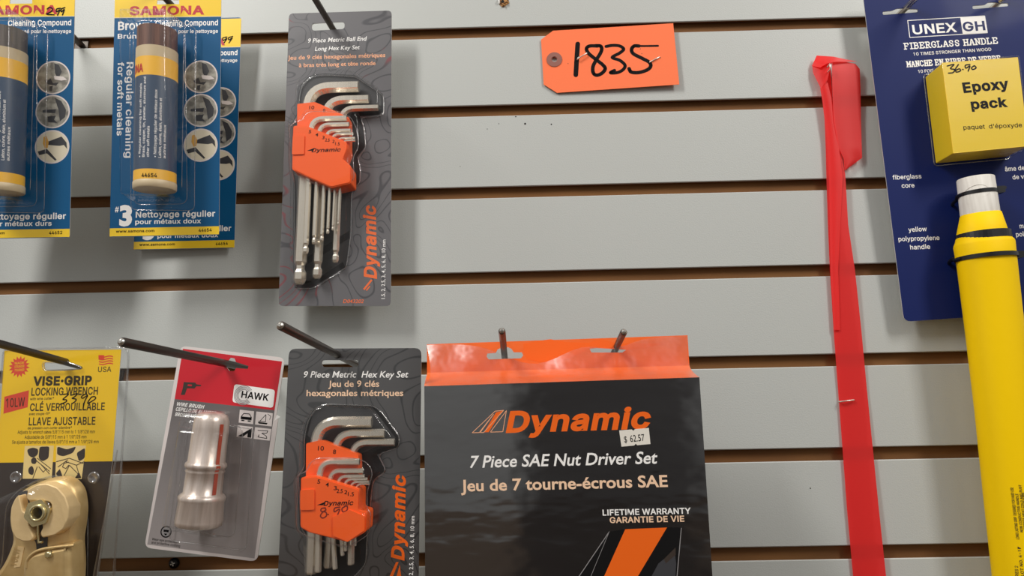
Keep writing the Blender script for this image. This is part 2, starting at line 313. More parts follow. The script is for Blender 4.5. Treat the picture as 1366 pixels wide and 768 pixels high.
# outlines of a plain gothic letter, in thousandths: advance:contour;contour
GOTHIC = (
    '!196:67,160 63,509 132,509 128,160;98,-4 81,-1 66,9 56,24 52,41 56,58 66,73 81,83 98,86 116,83 130,73 140,58 143,41 140,24 130,9 116,-1|"321:78,318 70,509 136,509 128,318;193,318 185,509 250,509 243,318|#440:242,0 326,509 377,509 294,0;10,140 19,192 400,192 391,140;64,0 147,509 198,509 115,0;40,316 49,368 429,368 421,316|$446:202,-74 202,583 244,583 244,-74;224,-9 172,-4 128,9 91,31 64,60 46,96 38,137 104,137 110,110 123,88 142,71 166,59 224,49 257,52 286,60 311,74 329,92 341,114 346,139 342,161 332,179 296,205 245,222 184,239 128,260 86,289 60,326 52,372 58,413 75,448 102,476 138,498 180,511 227,516 275,511 316,498 351,476 377,449 394,415 401,378 337,378 326,412 302,437 267,453 225,459 194,456 167,448 145,435 129,418 118,398 115,376 119,352 131,334 169,308 212,293 264,279 312,264 359,238 395,198 405,171 408,139 403,99 386,64 360,34 323,11 278,-4|'
    "%676:175,283 146,286 121,297 101,314 86,335 78,360 75,388 75,412 78,440 87,464 101,486 121,503 146,513 175,517 206,513 230,503 250,486 264,464 273,440 276,412 276,388 273,360 264,335 250,314 230,297 205,286;175,327 198,332 212,346 221,365 223,388 223,412 213,454 198,468 175,473 153,468 138,454 130,435 127,412 127,388 130,365 138,346 153,332;501,-10 471,-6 446,5 426,21 412,43 403,68 400,95 400,120 403,147 412,172 427,194 447,210 471,221 501,225 531,221 556,210 576,194 590,172 598,147 601,120 601,95 598,68 589,43 575,21 555,5 531,-6;501,35 523,39 538,53 546,73 549,95 549,120 538,162 524,176 501,180 479,176 464,162 456,142 453,120 453,95 455,73 464,53 479,39;132,0 482,509 540,509 191,0|&447:183,310 216,335 237,352 255,375 262,405 258,427 245,445 226,457 201,461 168,453 145,431 137,399 145,363 169,327;135,275 140,279 183,310 204,284 438,0 364,0 171,231;197,-7 150,-2 110,12 78,34 54,62 39,96 34,133 37,163 47,189 85,235 135,275 121,293 87,344 78,370 75,398 79,430 91,458 109,481 134,499 165,510 200,513 235,510 266,499 290,482 308,459 320,433 324,404 315,362 291,325 256,293 154,217 110,174 100,154 97,131 100,108 109,87 124,70 143,57 166,49 193,46 223,50 251,59 301,95 321,121 336,151 346,186 349,224 408,224 405,180 397,144 371,92 345,62 333,47 305,23 271,7 234,-3|'206:78,318 70,509 136,509 128,318|(273:89,207 101,324 132,441 177,539 236,539 191,428 161,313 151,207 160,115 188,16 236,-96 177,-96 139,-21 111,55 95,131|"
    ')273:37,-96 86,18 113,116 122,207 112,313 82,428 37,539 97,539 142,441 173,323 184,207 178,130 161,53 134,-22 97,-96|*453:201,223 206,331 114,272 89,315 186,365 89,415 114,459 206,400 201,509 250,509 246,400 337,459 362,415 266,365 362,315 337,272 246,331 250,223|+453:198,34 198,364 255,364 255,34;61,172 61,226 391,226 391,172|,188:38,-119 68,71 137,71 84,-119|'
    '-453:337,244 337,188 114,188 114,244|.188:95,-4 78,-1 63,9 53,24 50,41 53,59 63,73 78,83 95,87 113,83 128,73 138,59 141,41 138,24 128,9 113,-1|/249:235,533 71,-76 14,-76 178,533|0453:227,-7 174,1 130,24 95,62 69,113 53,178 48,254 53,330 69,395 95,447 130,484 174,508 227,516 279,508 323,484 358,447 384,395 400,330 405,254 400,178 384,113 359,62 323,24 279,1;227,50 261,56 290,74 313,103 330,144 340,194 344,254 340,314 330,365 313,405 290,435 261,453 227,460 192,453 163,435 140,405 123,365 113,314 109,254 113,194 123,144 140,103 163,74 192,56|'
    '1453:276,509 276,0 212,0 212,450 86,358 86,427 198,509|2453:64,0 64,47 234,229 282,282 311,327 320,371 317,397 308,419 293,436 273,449 224,460 196,457 172,447 153,433 139,413 130,390 127,362 66,362 71,405 86,442 111,473 143,496 182,511 225,516 268,511 306,497 337,474 361,445 376,411 381,372 371,318 336,259 267,180 153,60 153,57 389,57 389,0|3453:218,-7 173,-3 133,10 98,30 70,57 52,91 44,132 109,132 115,107 126,87 144,71 165,59 219,50 275,61 297,74 315,93 325,116 329,145 326,172 316,196 299,217 275,234 242,244 201,248 157,248 157,299 288,448 288,452 70,452 70,509 372,509 372,461 221,289 264,288 308,276 344,253 371,222 387,186 393,145 387,103 370,66 344,36 309,12 266,-2|4453:40,105 40,158 247,509 311,509 109,166 109,163 413,163 413,105;282,0 282,121 282,146 282,318 343,318 343,0|'
    '5453:221,-7 178,-2 140,11 108,32 83,60 66,93 60,130 122,130 127,108 138,89 173,60 221,50 250,53 276,64 298,82 314,104 324,131 328,162 324,193 314,221 297,244 275,262 248,273 218,277 167,268 128,246 67,253 96,509 366,509 366,452 151,452 134,301 136,301 178,325 229,334 263,330 294,321 321,306 345,285 364,260 379,231 388,199 391,163 385,117 369,76 343,41 309,15 268,-1|6453:226,-7 182,-1 142,15 109,40 84,74 69,115 64,162 68,199 80,239 137,340 252,509 322,509 173,293 196,307 235,314 278,309 316,295 346,271 370,240 384,201 389,157 384,112 368,73 343,39 310,14 271,-2;226,48 254,52 279,63 299,79 314,101 324,128 327,157 324,187 314,213 299,235 279,251 254,262 226,265 198,262 174,252 153,235 138,214 128,188 125,158 128,128 138,102 153,79 174,63 198,52|7453:97,0 323,448 323,452 62,452 62,509 391,509 391,449 165,0|8453:226,-7 178,-2 136,11 101,33 74,62 57,96 52,135 55,166 65,195 81,220 101,241 125,256 153,265 153,267 119,282 93,308 76,342 70,380 75,417 90,450 114,477 146,498 184,511 226,516 269,511 306,498 337,477 361,450 377,417 382,380 376,342 359,308 333,282 300,267 300,265 327,256 351,241 372,220 387,195 397,166 401,135 395,96 378,62 352,33 317,11 275,-2;226,49 258,52 285,60 307,74 323,91 333,113 337,139 333,165 322,189 305,208 283,223 256,232 226,235 196,232 169,223 147,208 130,189 119,165 115,139 119,113 129,91 145,74 167,60 195,52;226,290 274,300 293,313 307,330 316,351 319,376 316,399 308,420 294,437 275,449 226,460 177,449 159,437 145,420 136,399 133,376 136,351 145,330 159,313 178,300|'
    '9453:226,516 271,510 310,494 343,468 368,434 384,393 389,347 385,309 373,270 315,168 200,0 130,0 279,216 257,202 218,195 175,199 137,214 106,237 83,269 68,307 64,352 69,397 85,436 110,469 143,494 182,510;226,460 199,457 174,446 154,429 138,407 129,381 125,352 129,322 138,295 154,274 174,257 199,247 226,243 254,247 279,257 299,273 314,295 324,321 327,350 324,381 314,407 299,429 279,446 254,457|:188:95,-4 78,-1 63,9 53,24 50,41 53,59 63,73 78,83 95,87 113,83 128,73 138,59 141,41 138,24 128,9 113,-1;95,271 78,274 63,284 53,299 50,316 53,334 63,349 78,359 95,362 113,359 128,349 138,334 141,316 138,299 128,284 113,274|;188:38,-119 68,71 137,71 84,-119;103,271 86,274 71,284 61,299 58,316 61,334 71,349 86,359 103,362 121,359 136,349 146,334 149,316 146,299 136,284 121,274|=453:72,245 72,301 381,301 381,245;72,97 72,153 381,153 381,97|'
    '?358:132,152 132,159 141,230 153,252 168,269 209,298 247,334 258,357 262,384 259,406 250,425 220,452 178,462 137,453 106,425 96,404 92,378 27,378 33,418 49,452 73,479 103,499 138,511 178,516 219,511 255,498 284,478 306,451 319,418 324,382 319,344 306,311 284,284 254,261 219,235 200,205 194,158 194,152;164,-4 146,-1 131,9 121,24 118,41 121,58 131,73 146,83 164,86 181,83 196,73 206,58 209,41 206,24 196,9 181,-1|A479:16,0 201,509 276,509 463,0 395,0 287,302 264,372 239,456 213,371 191,302 85,0;110,142 110,199 370,199 370,142|B456:60,0 60,509 241,509 289,504 329,491 359,469 381,442 394,410 398,374 395,344 387,320 356,286 315,267 315,262 339,257 363,245 385,227 402,203 414,173 418,136 413,100 400,67 377,39 344,18 301,4 247,0;125,57 245,57 296,63 330,80 349,105 355,137 352,161 342,184 327,203 306,218 279,228 248,231 125,231;125,285 238,285 288,296 308,309 323,326 333,348 336,372 330,403 313,429 283,446 240,452 125,452|C510:267,-7 205,1 150,25 104,63 70,115 48,179 40,254 48,329 70,393 104,445 150,484 205,508 267,516 340,504 373,490 402,471 427,447 448,418 463,385 473,348 408,348 389,395 357,428 315,449 267,456 223,450 184,432 150,403 125,364 109,314 103,254 109,194 125,145 151,105 184,76 223,59 267,53 315,60 357,81 389,114 408,160 473,160 463,124 448,91 428,62 402,38 373,19 341,5 305,-4|'
    'D502:219,0 96,0 96,57 215,57 272,63 318,81 354,110 379,149 394,198 399,255 394,312 379,361 354,399 320,428 275,446 221,452 93,452 93,509 225,509 294,501 353,478 399,441 433,391 455,329 462,255 455,181 433,119 398,68 351,31 291,8;125,509 125,0 60,0 60,509|E418:60,0 60,509 372,509 372,452 125,452 125,286 355,286 355,229 125,229 125,57 375,57 375,0|F410:60,0 60,509 369,509 369,452 125,452 125,278 346,278 346,221 125,221 125,0|G520:269,-7 205,1 149,25 104,64 69,116 47,179 40,254 47,329 69,393 103,445 149,484 203,508 265,516 304,513 340,504 374,489 403,469 429,445 449,416 465,384 474,349 408,349 387,393 356,427 315,448 265,456 222,450 183,432 150,404 125,364 109,314 103,254 109,194 125,145 151,105 184,76 224,59 269,53 309,57 345,71 374,93 396,123 410,160 415,199 283,199 283,256 478,256 478,200 471,141 451,91 419,50 377,19 326,0|'
    'H517:60,0 60,509 125,509 125,289 392,289 392,509 457,509 457,0 392,0 392,232 125,232 125,0|I185:60,0 60,509 126,509 126,0|J396:185,-7 124,3 75,33 44,81 33,145 33,173 98,173 98,145 104,104 122,74 149,56 185,50 220,56 248,74 266,104 272,145 272,509 336,509 336,145 326,81 294,33 246,3|K467:104,145 104,216 139,261 174,303 212,344 364,509 448,509 231,276 228,276;60,0 60,509 125,509 125,334 124,225 125,193 125,0;372,0 188,259 228,309 449,0|'
    'L393:60,0 60,509 125,509 125,57 361,57 361,0|M628:60,0 60,509 152,509 277,187 287,159 299,123 311,84 315,73 318,83 330,121 342,158 352,187 476,509 568,509 568,0 504,0 504,291 504,327 505,369 506,413 507,436 498,409 482,363 467,322 456,291 342,0 286,0 170,291 159,321 145,361 129,408 120,435 120,416 121,372 122,328 122,291 122,0|N523:60,0 60,509 136,509 343,183 363,151 388,107 403,76 401,108 399,157 399,195 399,509 463,509 463,0 387,0 202,290 177,331 148,381 120,431 122,384 124,328 125,291 125,0|O533:267,-7 205,1 150,25 105,63 70,115 48,179 40,254 48,329 70,393 105,445 150,484 205,508 267,516 329,508 384,484 429,445 464,393 486,329 493,254 486,179 464,115 429,63 384,25 329,1;267,53 310,59 349,76 383,105 408,144 425,194 430,254 425,314 408,365 383,404 349,433 310,450 267,456 223,450 184,433 151,404 125,364 109,314 103,254 109,194 125,144 151,105 184,76 223,59|'
    'P444:125,242 233,242 269,246 297,256 318,272 333,294 342,319 344,348 342,376 333,402 318,423 297,439 268,449 232,452 125,452;125,186 109,186 109,242 125,242;60,0 60,509 235,509 289,503 332,487 366,462 390,430 404,391 409,348 404,304 390,265 366,233 332,207 289,191 235,186 125,186 125,0|Q533:245,159 313,159 369,85 384,65 468,-48 401,-48 346,27 331,46;267,-7 205,1 150,25 105,63 70,115 48,179 40,254 48,329 70,393 105,445 150,484 205,508 267,516 329,508 384,484 429,445 464,393 486,329 493,254 486,179 464,115 429,63 384,25 329,1;267,53 310,59 349,76 383,105 408,144 425,194 430,254 425,314 408,365 383,404 349,433 310,450 267,456 223,450 184,433 151,404 125,364 109,314 103,254 109,194 125,144 151,105 184,76 223,59|R449:125,255 234,255 269,258 298,267 319,281 334,300 342,324 345,352 342,380 334,405 319,425 298,440 269,449 233,452 125,452;125,198 96,198 96,255 125,255;60,0 60,509 236,509 290,504 333,489 367,465 390,433 405,395 409,352 405,309 390,271 367,240 333,217 289,203 236,198 125,198 125,0;353,0 230,229 303,229 428,0|S446:224,-9 172,-4 128,9 91,31 64,60 46,96 38,137 104,137 110,110 123,88 142,71 166,59 224,49 257,52 286,60 311,74 329,92 341,114 346,139 342,161 332,179 296,205 245,222 184,239 128,260 86,289 60,326 52,372 58,413 75,448 102,476 138,498 180,511 227,516 275,511 316,498 351,476 377,449 394,415 401,378 337,378 326,412 302,437 267,453 225,459 194,456 167,448 145,435 129,418 118,398 115,376 119,352 131,334 169,308 212,293 264,279 312,264 359,238 395,198 405,171 408,139 403,99 386,64 360,34 323,11 278,-4|'
    'T448:32,452 32,509 417,509 417,452 257,452 257,0 193,0 193,452|U517:259,-8 203,-2 154,15 114,43 85,80 66,124 60,173 60,509 124,509 124,178 128,144 141,113 160,87 187,68 220,56 259,52 298,56 331,68 357,87 377,113 389,144 393,178 393,509 457,509 457,173 451,124 433,80 403,43 363,15 315,-2|V479:204,0 16,509 84,509 192,206 215,137 241,52 267,138 290,206 395,509 463,509 278,0|W686:343,437 336,475 350,475;155,0 16,509 82,509 163,196 175,145 187,94 193,61 200,94 211,145 224,196 306,509 380,509 462,196 474,145 486,94 492,62 499,94 510,145 523,196 603,509 670,509 530,0 455,0 368,323 351,391 343,437 335,395 318,323 230,0|'
    'X474:200,260 217,284 217,236;276,263 259,239 259,287;18,0 200,260 29,509 104,509 178,400 204,361 223,329 238,302 252,329 272,361 298,400 374,509 446,509 276,263 456,0 382,0 292,129 268,165 250,195 237,218 225,196 206,166 182,129 91,0|Y472:237,260 250,230 224,230;203,0 203,208 16,509 91,509 192,344 222,292 237,260 251,293 280,344 381,509 455,509 268,208 268,0|Z438:323,453 341,476 348,454;114,55 97,33 90,54;42,0 42,46 273,385 306,431 323,453 285,452 223,452 40,452 40,509 397,509 397,462 169,129 134,81 114,55 152,57 214,57 399,57 399,0|a389:160,-9 126,-5 94,5 68,22 48,45 35,73 30,108 34,138 43,161 58,179 78,193 125,211 178,220 234,227 265,235 273,243 276,255 276,257 267,297 240,322 196,331 149,322 118,301 100,274 41,291 57,322 79,346 104,364 133,375 194,384 239,379 286,360 306,343 322,320 333,290 337,251 337,0 277,0 277,52 272,52 252,25 215,1;170,45 202,49 228,59 248,74 263,93 272,115 276,138 276,190 259,182 231,176 200,171 175,168 134,159 103,139 95,124 92,105 102,72 130,52|'
    'b424:229,-8 198,-5 172,4 138,31 118,59 112,59 112,0 53,0 53,509 114,509 114,319 118,319 137,346 171,373 197,381 229,384 274,378 313,361 345,332 370,293 385,245 390,189 385,133 370,84 346,45 313,16 274,-2;220,47 253,51 279,66 301,88 316,117 325,151 328,189 325,227 316,261 301,290 280,311 253,325 220,330 188,325 161,312 140,291 125,263 116,229 113,189 116,150 125,115 140,86 162,65 188,51|c396:207,-8 159,-2 117,16 82,46 56,85 40,133 34,187 40,243 56,291 82,330 117,360 159,378 207,384 260,377 305,356 340,322 362,277 303,262 290,289 270,311 242,325 207,330 173,325 145,310 124,287 108,258 99,224 96,187 99,151 108,117 124,89 145,66 173,51 207,46 243,52 271,66 292,89 304,117 363,102 341,56 306,21 261,-1|d424:195,-8 151,-2 111,16 79,45 55,84 39,133 34,189 39,245 55,293 79,332 112,361 151,378 196,384 228,381 253,373 287,346 306,319 311,319 311,509 372,509 372,0 313,0 313,59 307,59 287,31 252,4 227,-5;205,47 236,51 263,65 284,86 299,115 309,150 312,189 309,229 300,263 284,291 263,312 237,325 205,330 172,325 145,311 124,290 108,261 99,227 96,189 99,151 109,117 124,88 145,66 172,51|e404:308,221 338,221 310,202;97,221 308,221 307,237 298,269 283,294 263,314 237,326 205,330 173,326 146,313 125,294 109,270 99,241;97,169 75,169 75,221 97,221 96,211 96,178;212,-8 161,-2 117,16 82,46 56,85 40,132 34,187 39,242 55,290 81,329 115,359 157,378 205,384 266,374 294,361 319,341 341,315 357,282 368,242 371,194 371,169 97,169 100,139 110,106 128,80 151,61 179,50 212,46 254,53 285,73 306,105 365,91 353,63 335,39 311,19 283,4 249,-5|'
    'f253:228,379 228,327 6,327 6,379;81,0 81,432 84,461 96,486 113,505 135,519 187,530 222,527 243,521 227,468 215,472 195,474 171,470 154,460 145,443 142,419 142,0|g425:207,-151 168,-148 134,-140 82,-110 51,-69 101,-41 122,-66 154,-88 207,-97 249,-92 282,-75 304,-47 311,-6 311,68 306,68 287,41 252,16 227,8 195,5 152,10 113,27 80,53 55,90 39,136 34,191 39,246 55,293 80,332 112,361 152,378 196,384 228,382 253,373 288,346 308,319 313,319 313,379 372,379 372,-9 367,-54 350,-90 324,-117 291,-136 251,-147;205,59 237,63 264,75 285,95 300,121 309,154 312,193 309,231 300,264 285,291 264,312 237,325 205,330 172,325 145,312 124,290 109,262 99,229 96,193 99,155 109,123 124,96 145,76 172,63|h410:114,227 114,0 53,0 53,509 114,509 114,312 124,332 152,362 187,379 227,384 264,380 295,369 321,349 341,321 353,285 357,240 357,0 296,0 296,235 290,275 273,304 246,323 210,329 184,326 161,317 141,303 126,283 117,257|i166:53,0 53,379 114,379 114,0;84,443 67,446 54,455 44,468 41,483 44,499 54,512 67,521 84,524 100,521 114,512 123,499 126,483 123,468 114,455 100,446|'
    'j166:53,379 114,379 114,-30 111,-63 102,-90 86,-113 65,-129 37,-139 4,-143 -10,-143 -10,-87 2,-87 25,-83 40,-72 50,-54 53,-29;83,443 67,446 53,455 44,468 41,483 44,499 53,512 67,521 83,524 100,521 114,512 123,499 126,483 123,468 114,455 100,446|k380:110,137 110,212 121,212 284,379 360,379 184,199 177,199;53,0 53,509 114,509 114,0;294,0 148,186 191,229 372,0|l180:60,0 60,540 120,540 120,0|m610:53,0 53,379 112,379 112,306 118,323 132,346 172,376 219,386 257,380 287,361 309,331 317,308 322,321 337,343 381,375 437,386 468,383 497,372 522,354 541,328 553,296 557,255 557,0 496,0 496,254 490,289 473,313 447,326 419,330 395,328 374,320 345,290 335,247 335,0 274,0 274,260 269,288 253,311 229,326 199,330 158,320 140,307 126,289 117,266 114,238 114,0|'
    'n410:114,227 114,0 53,0 53,379 112,379 112,307 124,332 152,362 187,379 227,384 264,380 295,369 321,349 341,321 353,285 357,240 357,0 296,0 296,235 290,275 273,304 246,323 210,329 184,326 161,317 141,303 126,283 117,257|o415:207,-8 159,-2 117,16 82,46 56,85 40,133 34,187 40,243 56,291 82,330 117,360 159,378 207,384 256,378 299,360 333,330 359,291 376,243 381,187 376,133 359,85 333,46 299,16 256,-2;207,46 242,51 270,66 292,89 307,117 316,151 319,187 316,224 307,258 292,287 270,310 242,325 207,330 173,325 145,310 124,287 108,258 99,224 96,187 99,151 108,117 124,89 145,66 173,51|p424:53,-143 53,379 112,379 112,319 118,319 137,346 171,373 197,381 229,384 274,378 313,361 345,332 370,293 385,245 390,189 385,133 370,84 346,45 313,16 274,-2 229,-8 198,-5 173,4 138,31 118,59 114,59 114,-143;220,47 253,51 279,66 301,88 316,117 325,151 328,189 325,227 316,261 301,290 280,311 253,325 220,330 188,325 161,312 140,291 125,263 116,229 113,189 116,150 125,115 140,86 162,65 188,51|q424:372,-143 311,-143 311,59 306,59 287,31 252,4 227,-5 195,-8 151,-2 111,16 79,45 55,84 39,133 34,189 39,245 55,293 79,332 112,361 151,378 196,384 228,381 253,373 287,346 307,319 313,319 313,379 372,379;205,47 236,51 263,65 284,86 299,115 309,150 312,189 309,229 300,263 284,291 263,312 237,325 205,330 172,325 145,311 124,290 108,261 99,227 96,189 99,151 109,117 124,88 145,66 172,51|'
    'r259:53,0 53,379 112,379 112,321 115,321 130,347 152,367 181,380 213,385 229,384 243,384 243,322 230,324 207,326 182,323 159,315 140,301 126,284 117,262 114,237 114,0|s365:182,-8 145,-5 112,3 84,18 62,38 45,63 36,94 94,107 105,79 124,60 150,49 181,45 217,50 244,62 262,81 268,103 265,121 254,136 237,147 212,155 149,170 104,186 72,208 53,237 47,274 51,305 65,332 87,354 115,370 149,381 187,384 223,381 254,372 279,358 299,339 324,290 268,277 258,298 243,316 219,328 187,333 156,329 131,317 114,299 109,277 112,258 124,243 172,223 229,209 275,194 306,171 325,142 331,107 326,75 312,47 290,24 260,6 223,-5|t227:204,379 204,327 6,327 6,379;65,471 126,471 126,98 128,76 136,61 150,53 170,50 185,51 202,54 213,2 192,-3 168,-4 125,2 92,21 72,52 65,93|u410:182,-5 146,-1 115,11 89,31 69,59 57,95 53,139 53,379 114,379 114,144 119,105 137,75 164,56 200,50 226,53 249,62 268,77 283,97 293,122 296,153 296,379 357,379 357,0 298,0 298,73 286,47 257,17 222,0|'
    'v389:195,59 206,21 184,21;163,0 17,379 84,379 165,155 187,87 195,59 203,87 224,155 305,379 371,379 226,0|w567:138,0 23,379 87,379 133,214 154,137 170,64 186,135 206,214 252,379 316,379 362,214 382,136 397,66 413,135 434,214 480,379 545,379 429,0 368,0 319,172 305,225 291,280 284,309 277,280 263,225 248,172 199,0|x378:155,195 171,218 171,171;191,233 207,206 175,206;224,192 209,169 209,214;189,155 173,182 205,182;21,0 155,195 29,379 100,379 147,306 179,253 191,233 202,253 233,306 282,379 352,379 224,192 358,0 287,0 231,85 200,136 189,155 178,136 148,85 91,0|y389:195,60 206,21 184,21;47,-139 61,-86 71,-87 104,-89 130,-74 151,-36 163,-1 17,379 84,379 165,155 187,87 195,60 202,87 224,155 305,379 371,379 204,-58 177,-107 139,-136 91,-145 65,-143|'
    'z380:42,0 42,46 254,320 254,323 48,323 48,379 333,379 333,331 126,60 126,56 339,56 339,0|é404:308,221 338,221 310,202;97,221 308,221 307,237 298,269 283,294 263,314 237,326 205,330 173,326 146,313 125,294 109,270 99,241;97,169 75,169 75,221 97,221 96,211 96,178;212,-8 161,-2 117,16 82,46 56,85 40,132 34,187 39,242 55,290 81,329 115,359 157,378 205,384 266,374 294,361 319,341 341,315 357,282 368,242 371,194 371,169 97,169 100,139 110,106 128,80 151,61 179,50 212,46 254,53 285,73 306,105 365,91 353,63 335,39 311,19 283,4 249,-5;177,429 225,529 293,529 227,429|è404:308,221 338,221 310,202;97,221 308,221 307,237 298,269 283,294 263,314 237,326 205,330 173,326 146,313 125,294 109,270 99,241;97,169 75,169 75,221 97,221 96,211 96,178;212,-8 161,-2 117,16 82,46 56,85 40,132 34,187 39,242 55,290 81,329 115,359 157,378 205,384 266,374 294,361 319,341 341,315 357,282 368,242 371,194 371,169 97,169 100,139 110,106 128,80 151,61 179,50 212,46 254,53 285,73 306,105 365,91 353,63 335,39 311,19 283,4 249,-5;180,429 114,529 182,529 230,429|à389:160,-9 126,-5 94,5 68,22 48,45 35,73 30,108 34,138 43,161 58,179 78,193 125,211 178,220 234,227 265,235 273,243 276,255 276,257 267,297 240,322 196,331 149,322 118,301 100,274 41,291 57,322 79,346 104,364 133,375 194,384 239,379 286,360 306,343 322,320 333,290 337,251 337,0 277,0 277,52 272,52 252,25 215,1;170,45 202,49 228,59 248,74 263,93 272,115 276,138 276,190 259,182 231,176 200,171 175,168 134,159 103,139 95,124 92,105 102,72 130,52;165,429 99,529 168,529 215,429|'
    'ê404:308,221 338,221 310,202;97,221 308,221 307,237 298,269 283,294 263,314 237,326 205,330 173,326 146,313 125,294 109,270 99,241;97,169 75,169 75,221 97,221 96,211 96,178;212,-8 161,-2 117,16 82,46 56,85 40,132 34,187 39,242 55,290 81,329 115,359 157,378 205,384 266,374 294,361 319,341 341,315 357,282 368,242 371,194 371,169 97,169 100,139 110,106 128,80 151,61 179,50 212,46 254,53 285,73 306,105 365,91 353,63 335,39 311,19 283,4 249,-5;155,435 95,435 95,438 175,529 233,529 313,438 313,435 252,435 204,495|ñ410:114,227 114,0 53,0 53,379 112,379 112,307 124,332 152,362 187,379 227,384 264,380 295,369 321,349 341,321 353,285 357,240 357,0 296,0 296,235 290,275 273,304 246,323 210,329 184,326 161,317 141,303 126,283 117,257;250,446 225,450 202,460 182,470 167,475 153,466 149,448 106,448 110,476 120,498 137,513 161,518 185,514 207,504 226,494 243,490 256,496 262,517 304,517 300,488 289,466 272,451|ó415:207,-8 159,-2 117,16 82,46 56,85 40,133 34,187 40,243 56,291 82,330 117,360 159,378 207,384 256,378 299,360 333,330 359,291 376,243 381,187 376,133 359,85 333,46 299,16 256,-2;207,46 242,51 270,66 292,89 307,117 316,151 319,187 316,224 307,258 292,287 270,310 242,325 207,330 173,325 145,310 124,287 108,258 99,224 96,187 99,151 108,117 124,89 145,66 173,51;181,429 228,529 297,529 231,429|â389:160,-9 126,-5 94,5 68,22 48,45 35,73 30,108 34,138 43,161 58,179 78,193 125,211 178,220 234,227 265,235 273,243 276,255 276,257 267,297 240,322 196,331 149,322 118,301 100,274 41,291 57,322 79,346 104,364 133,375 194,384 239,379 286,360 306,343 322,320 333,290 337,251 337,0 277,0 277,52 272,52 252,25 215,1;170,45 202,49 228,59 248,74 263,93 272,115 276,138 276,190 259,182 231,176 200,171 175,168 134,159 103,139 95,124 92,105 102,72 130,52;140,435 80,435 80,438 160,529 218,529 299,438 299,435 238,435 189,495|'
    'ô415:207,-8 159,-2 117,16 82,46 56,85 40,133 34,187 40,243 56,291 82,330 117,360 159,378 207,384 256,378 299,360 333,330 359,291 376,243 381,187 376,133 359,85 333,46 299,16 256,-2;207,46 242,51 270,66 292,89 307,117 316,151 319,187 316,224 307,258 292,287 270,310 242,325 207,330 173,325 145,310 124,287 108,258 99,224 96,187 99,151 108,117 124,89 145,66 173,51;158,435 98,435 98,438 178,529 236,529 317,438 317,435 256,435 207,495|É418:60,0 60,509 372,509 372,452 125,452 125,286 355,286 355,229 125,229 125,57 375,57 375,0;191,558 239,659 307,659 241,558|È418:60,0 60,509 372,509 372,452 125,452 125,286 355,286 355,229 125,229 125,57 375,57 375,0;194,558 128,659 196,659 244,558|•388:194,93 166,96 139,107 117,124 100,147 89,173 85,202 89,231 100,257 117,279 139,296 166,307 194,311 223,307 249,296 272,279 289,257 300,231 304,202 300,173 289,147 272,124 249,107 223,96|'
    '·196:98,196 81,200 66,210 56,224 52,242 56,259 66,274 81,284 98,287 116,284 130,274 140,259 144,242 140,224 130,210 116,200| 187:')
GLYPHS = {}
for _it in GOTHIC.split('|'):
    _a, _o = _it[1:].split(':', 1)
    GLYPHS[_it[0]] = (int(_a), [[tuple(int(c) for c in p.split(',')) for p in q_.split()] for q_ in _o.split(';')] if _o else [])
_tc = {}
def _area(q):
    return sum(q[i - 1][0] * q[i][1] - q[i][0] * q[i - 1][1] for i in range(len(q))) / 2
def _inside(p, q):
    r = False
    for i in range(len(q)):
        (x0, y0), (x1, y1) = q[i], q[i - 1]
        if (y0 > p[1]) != (y1 > p[1]) and p[0] < (x1 - x0) * (p[1] - y0) / (y1 - y0) + x0: r = not r
    return r
def _fatten(q, d):
    """move a counter-clockwise contour outwards by d (a clockwise hole shrinks)"""
    n = len(q); out = []
    P = [np.array(p, float) for p in q]
    for i in range(n):
        t0, t1 = P[i] - P[i - 1], P[(i + 1) % n] - P[i]
        t0 /= np.linalg.norm(t0) or 1; t1 /= np.linalg.norm(t1) or 1
        n0, n1 = np.array([t0[1], -t0[0]]), np.array([t1[1], -t1[0]])
        m = n0 + n1; L = np.linalg.norm(m)
        if L < 1e-3: out.append(P[i] + n0 * d); continue
        m /= L; out.append(P[i] + m * d / max(.5, m @ n0))
    return out
_gc = {}
def glyph_geo(c, bold):
    if (c, bold) in _gc: return _gc[(c, bold)]
    adv, cont = GLYPHS.get(c, (187, []))
    V, Fc = [], []
    outer = []; holes = []
    for q_ in cont:
        (holes if _area(q_) > 0 else outer).append(q_)
    for o in outer:
        hs = [h for h in holes if _inside(np.mean(np.array(h), 0), o) and abs(_area(h)) < abs(_area(o))]
        o_ = o if _area(o) > 0 else o[::-1]
        loops = [_fatten(o_, bold)] + [_fatten(h if _area(h) < 0 else h[::-1], bold) for h in hs]
        v3 = [[Vector((p[0], p[1], 0)) for p in l] for l in loops]
        b0 = len(V)
        V += [(p.x, p.y, outer.index(o)) for l in v3 for p in l]
        Fc += [tuple(i + b0 for i in t) for t in tessellate_polygon(v3)]
    _gc[(c, bold)] = (adv, V, Fc)
    return _gc[(c, bold)]
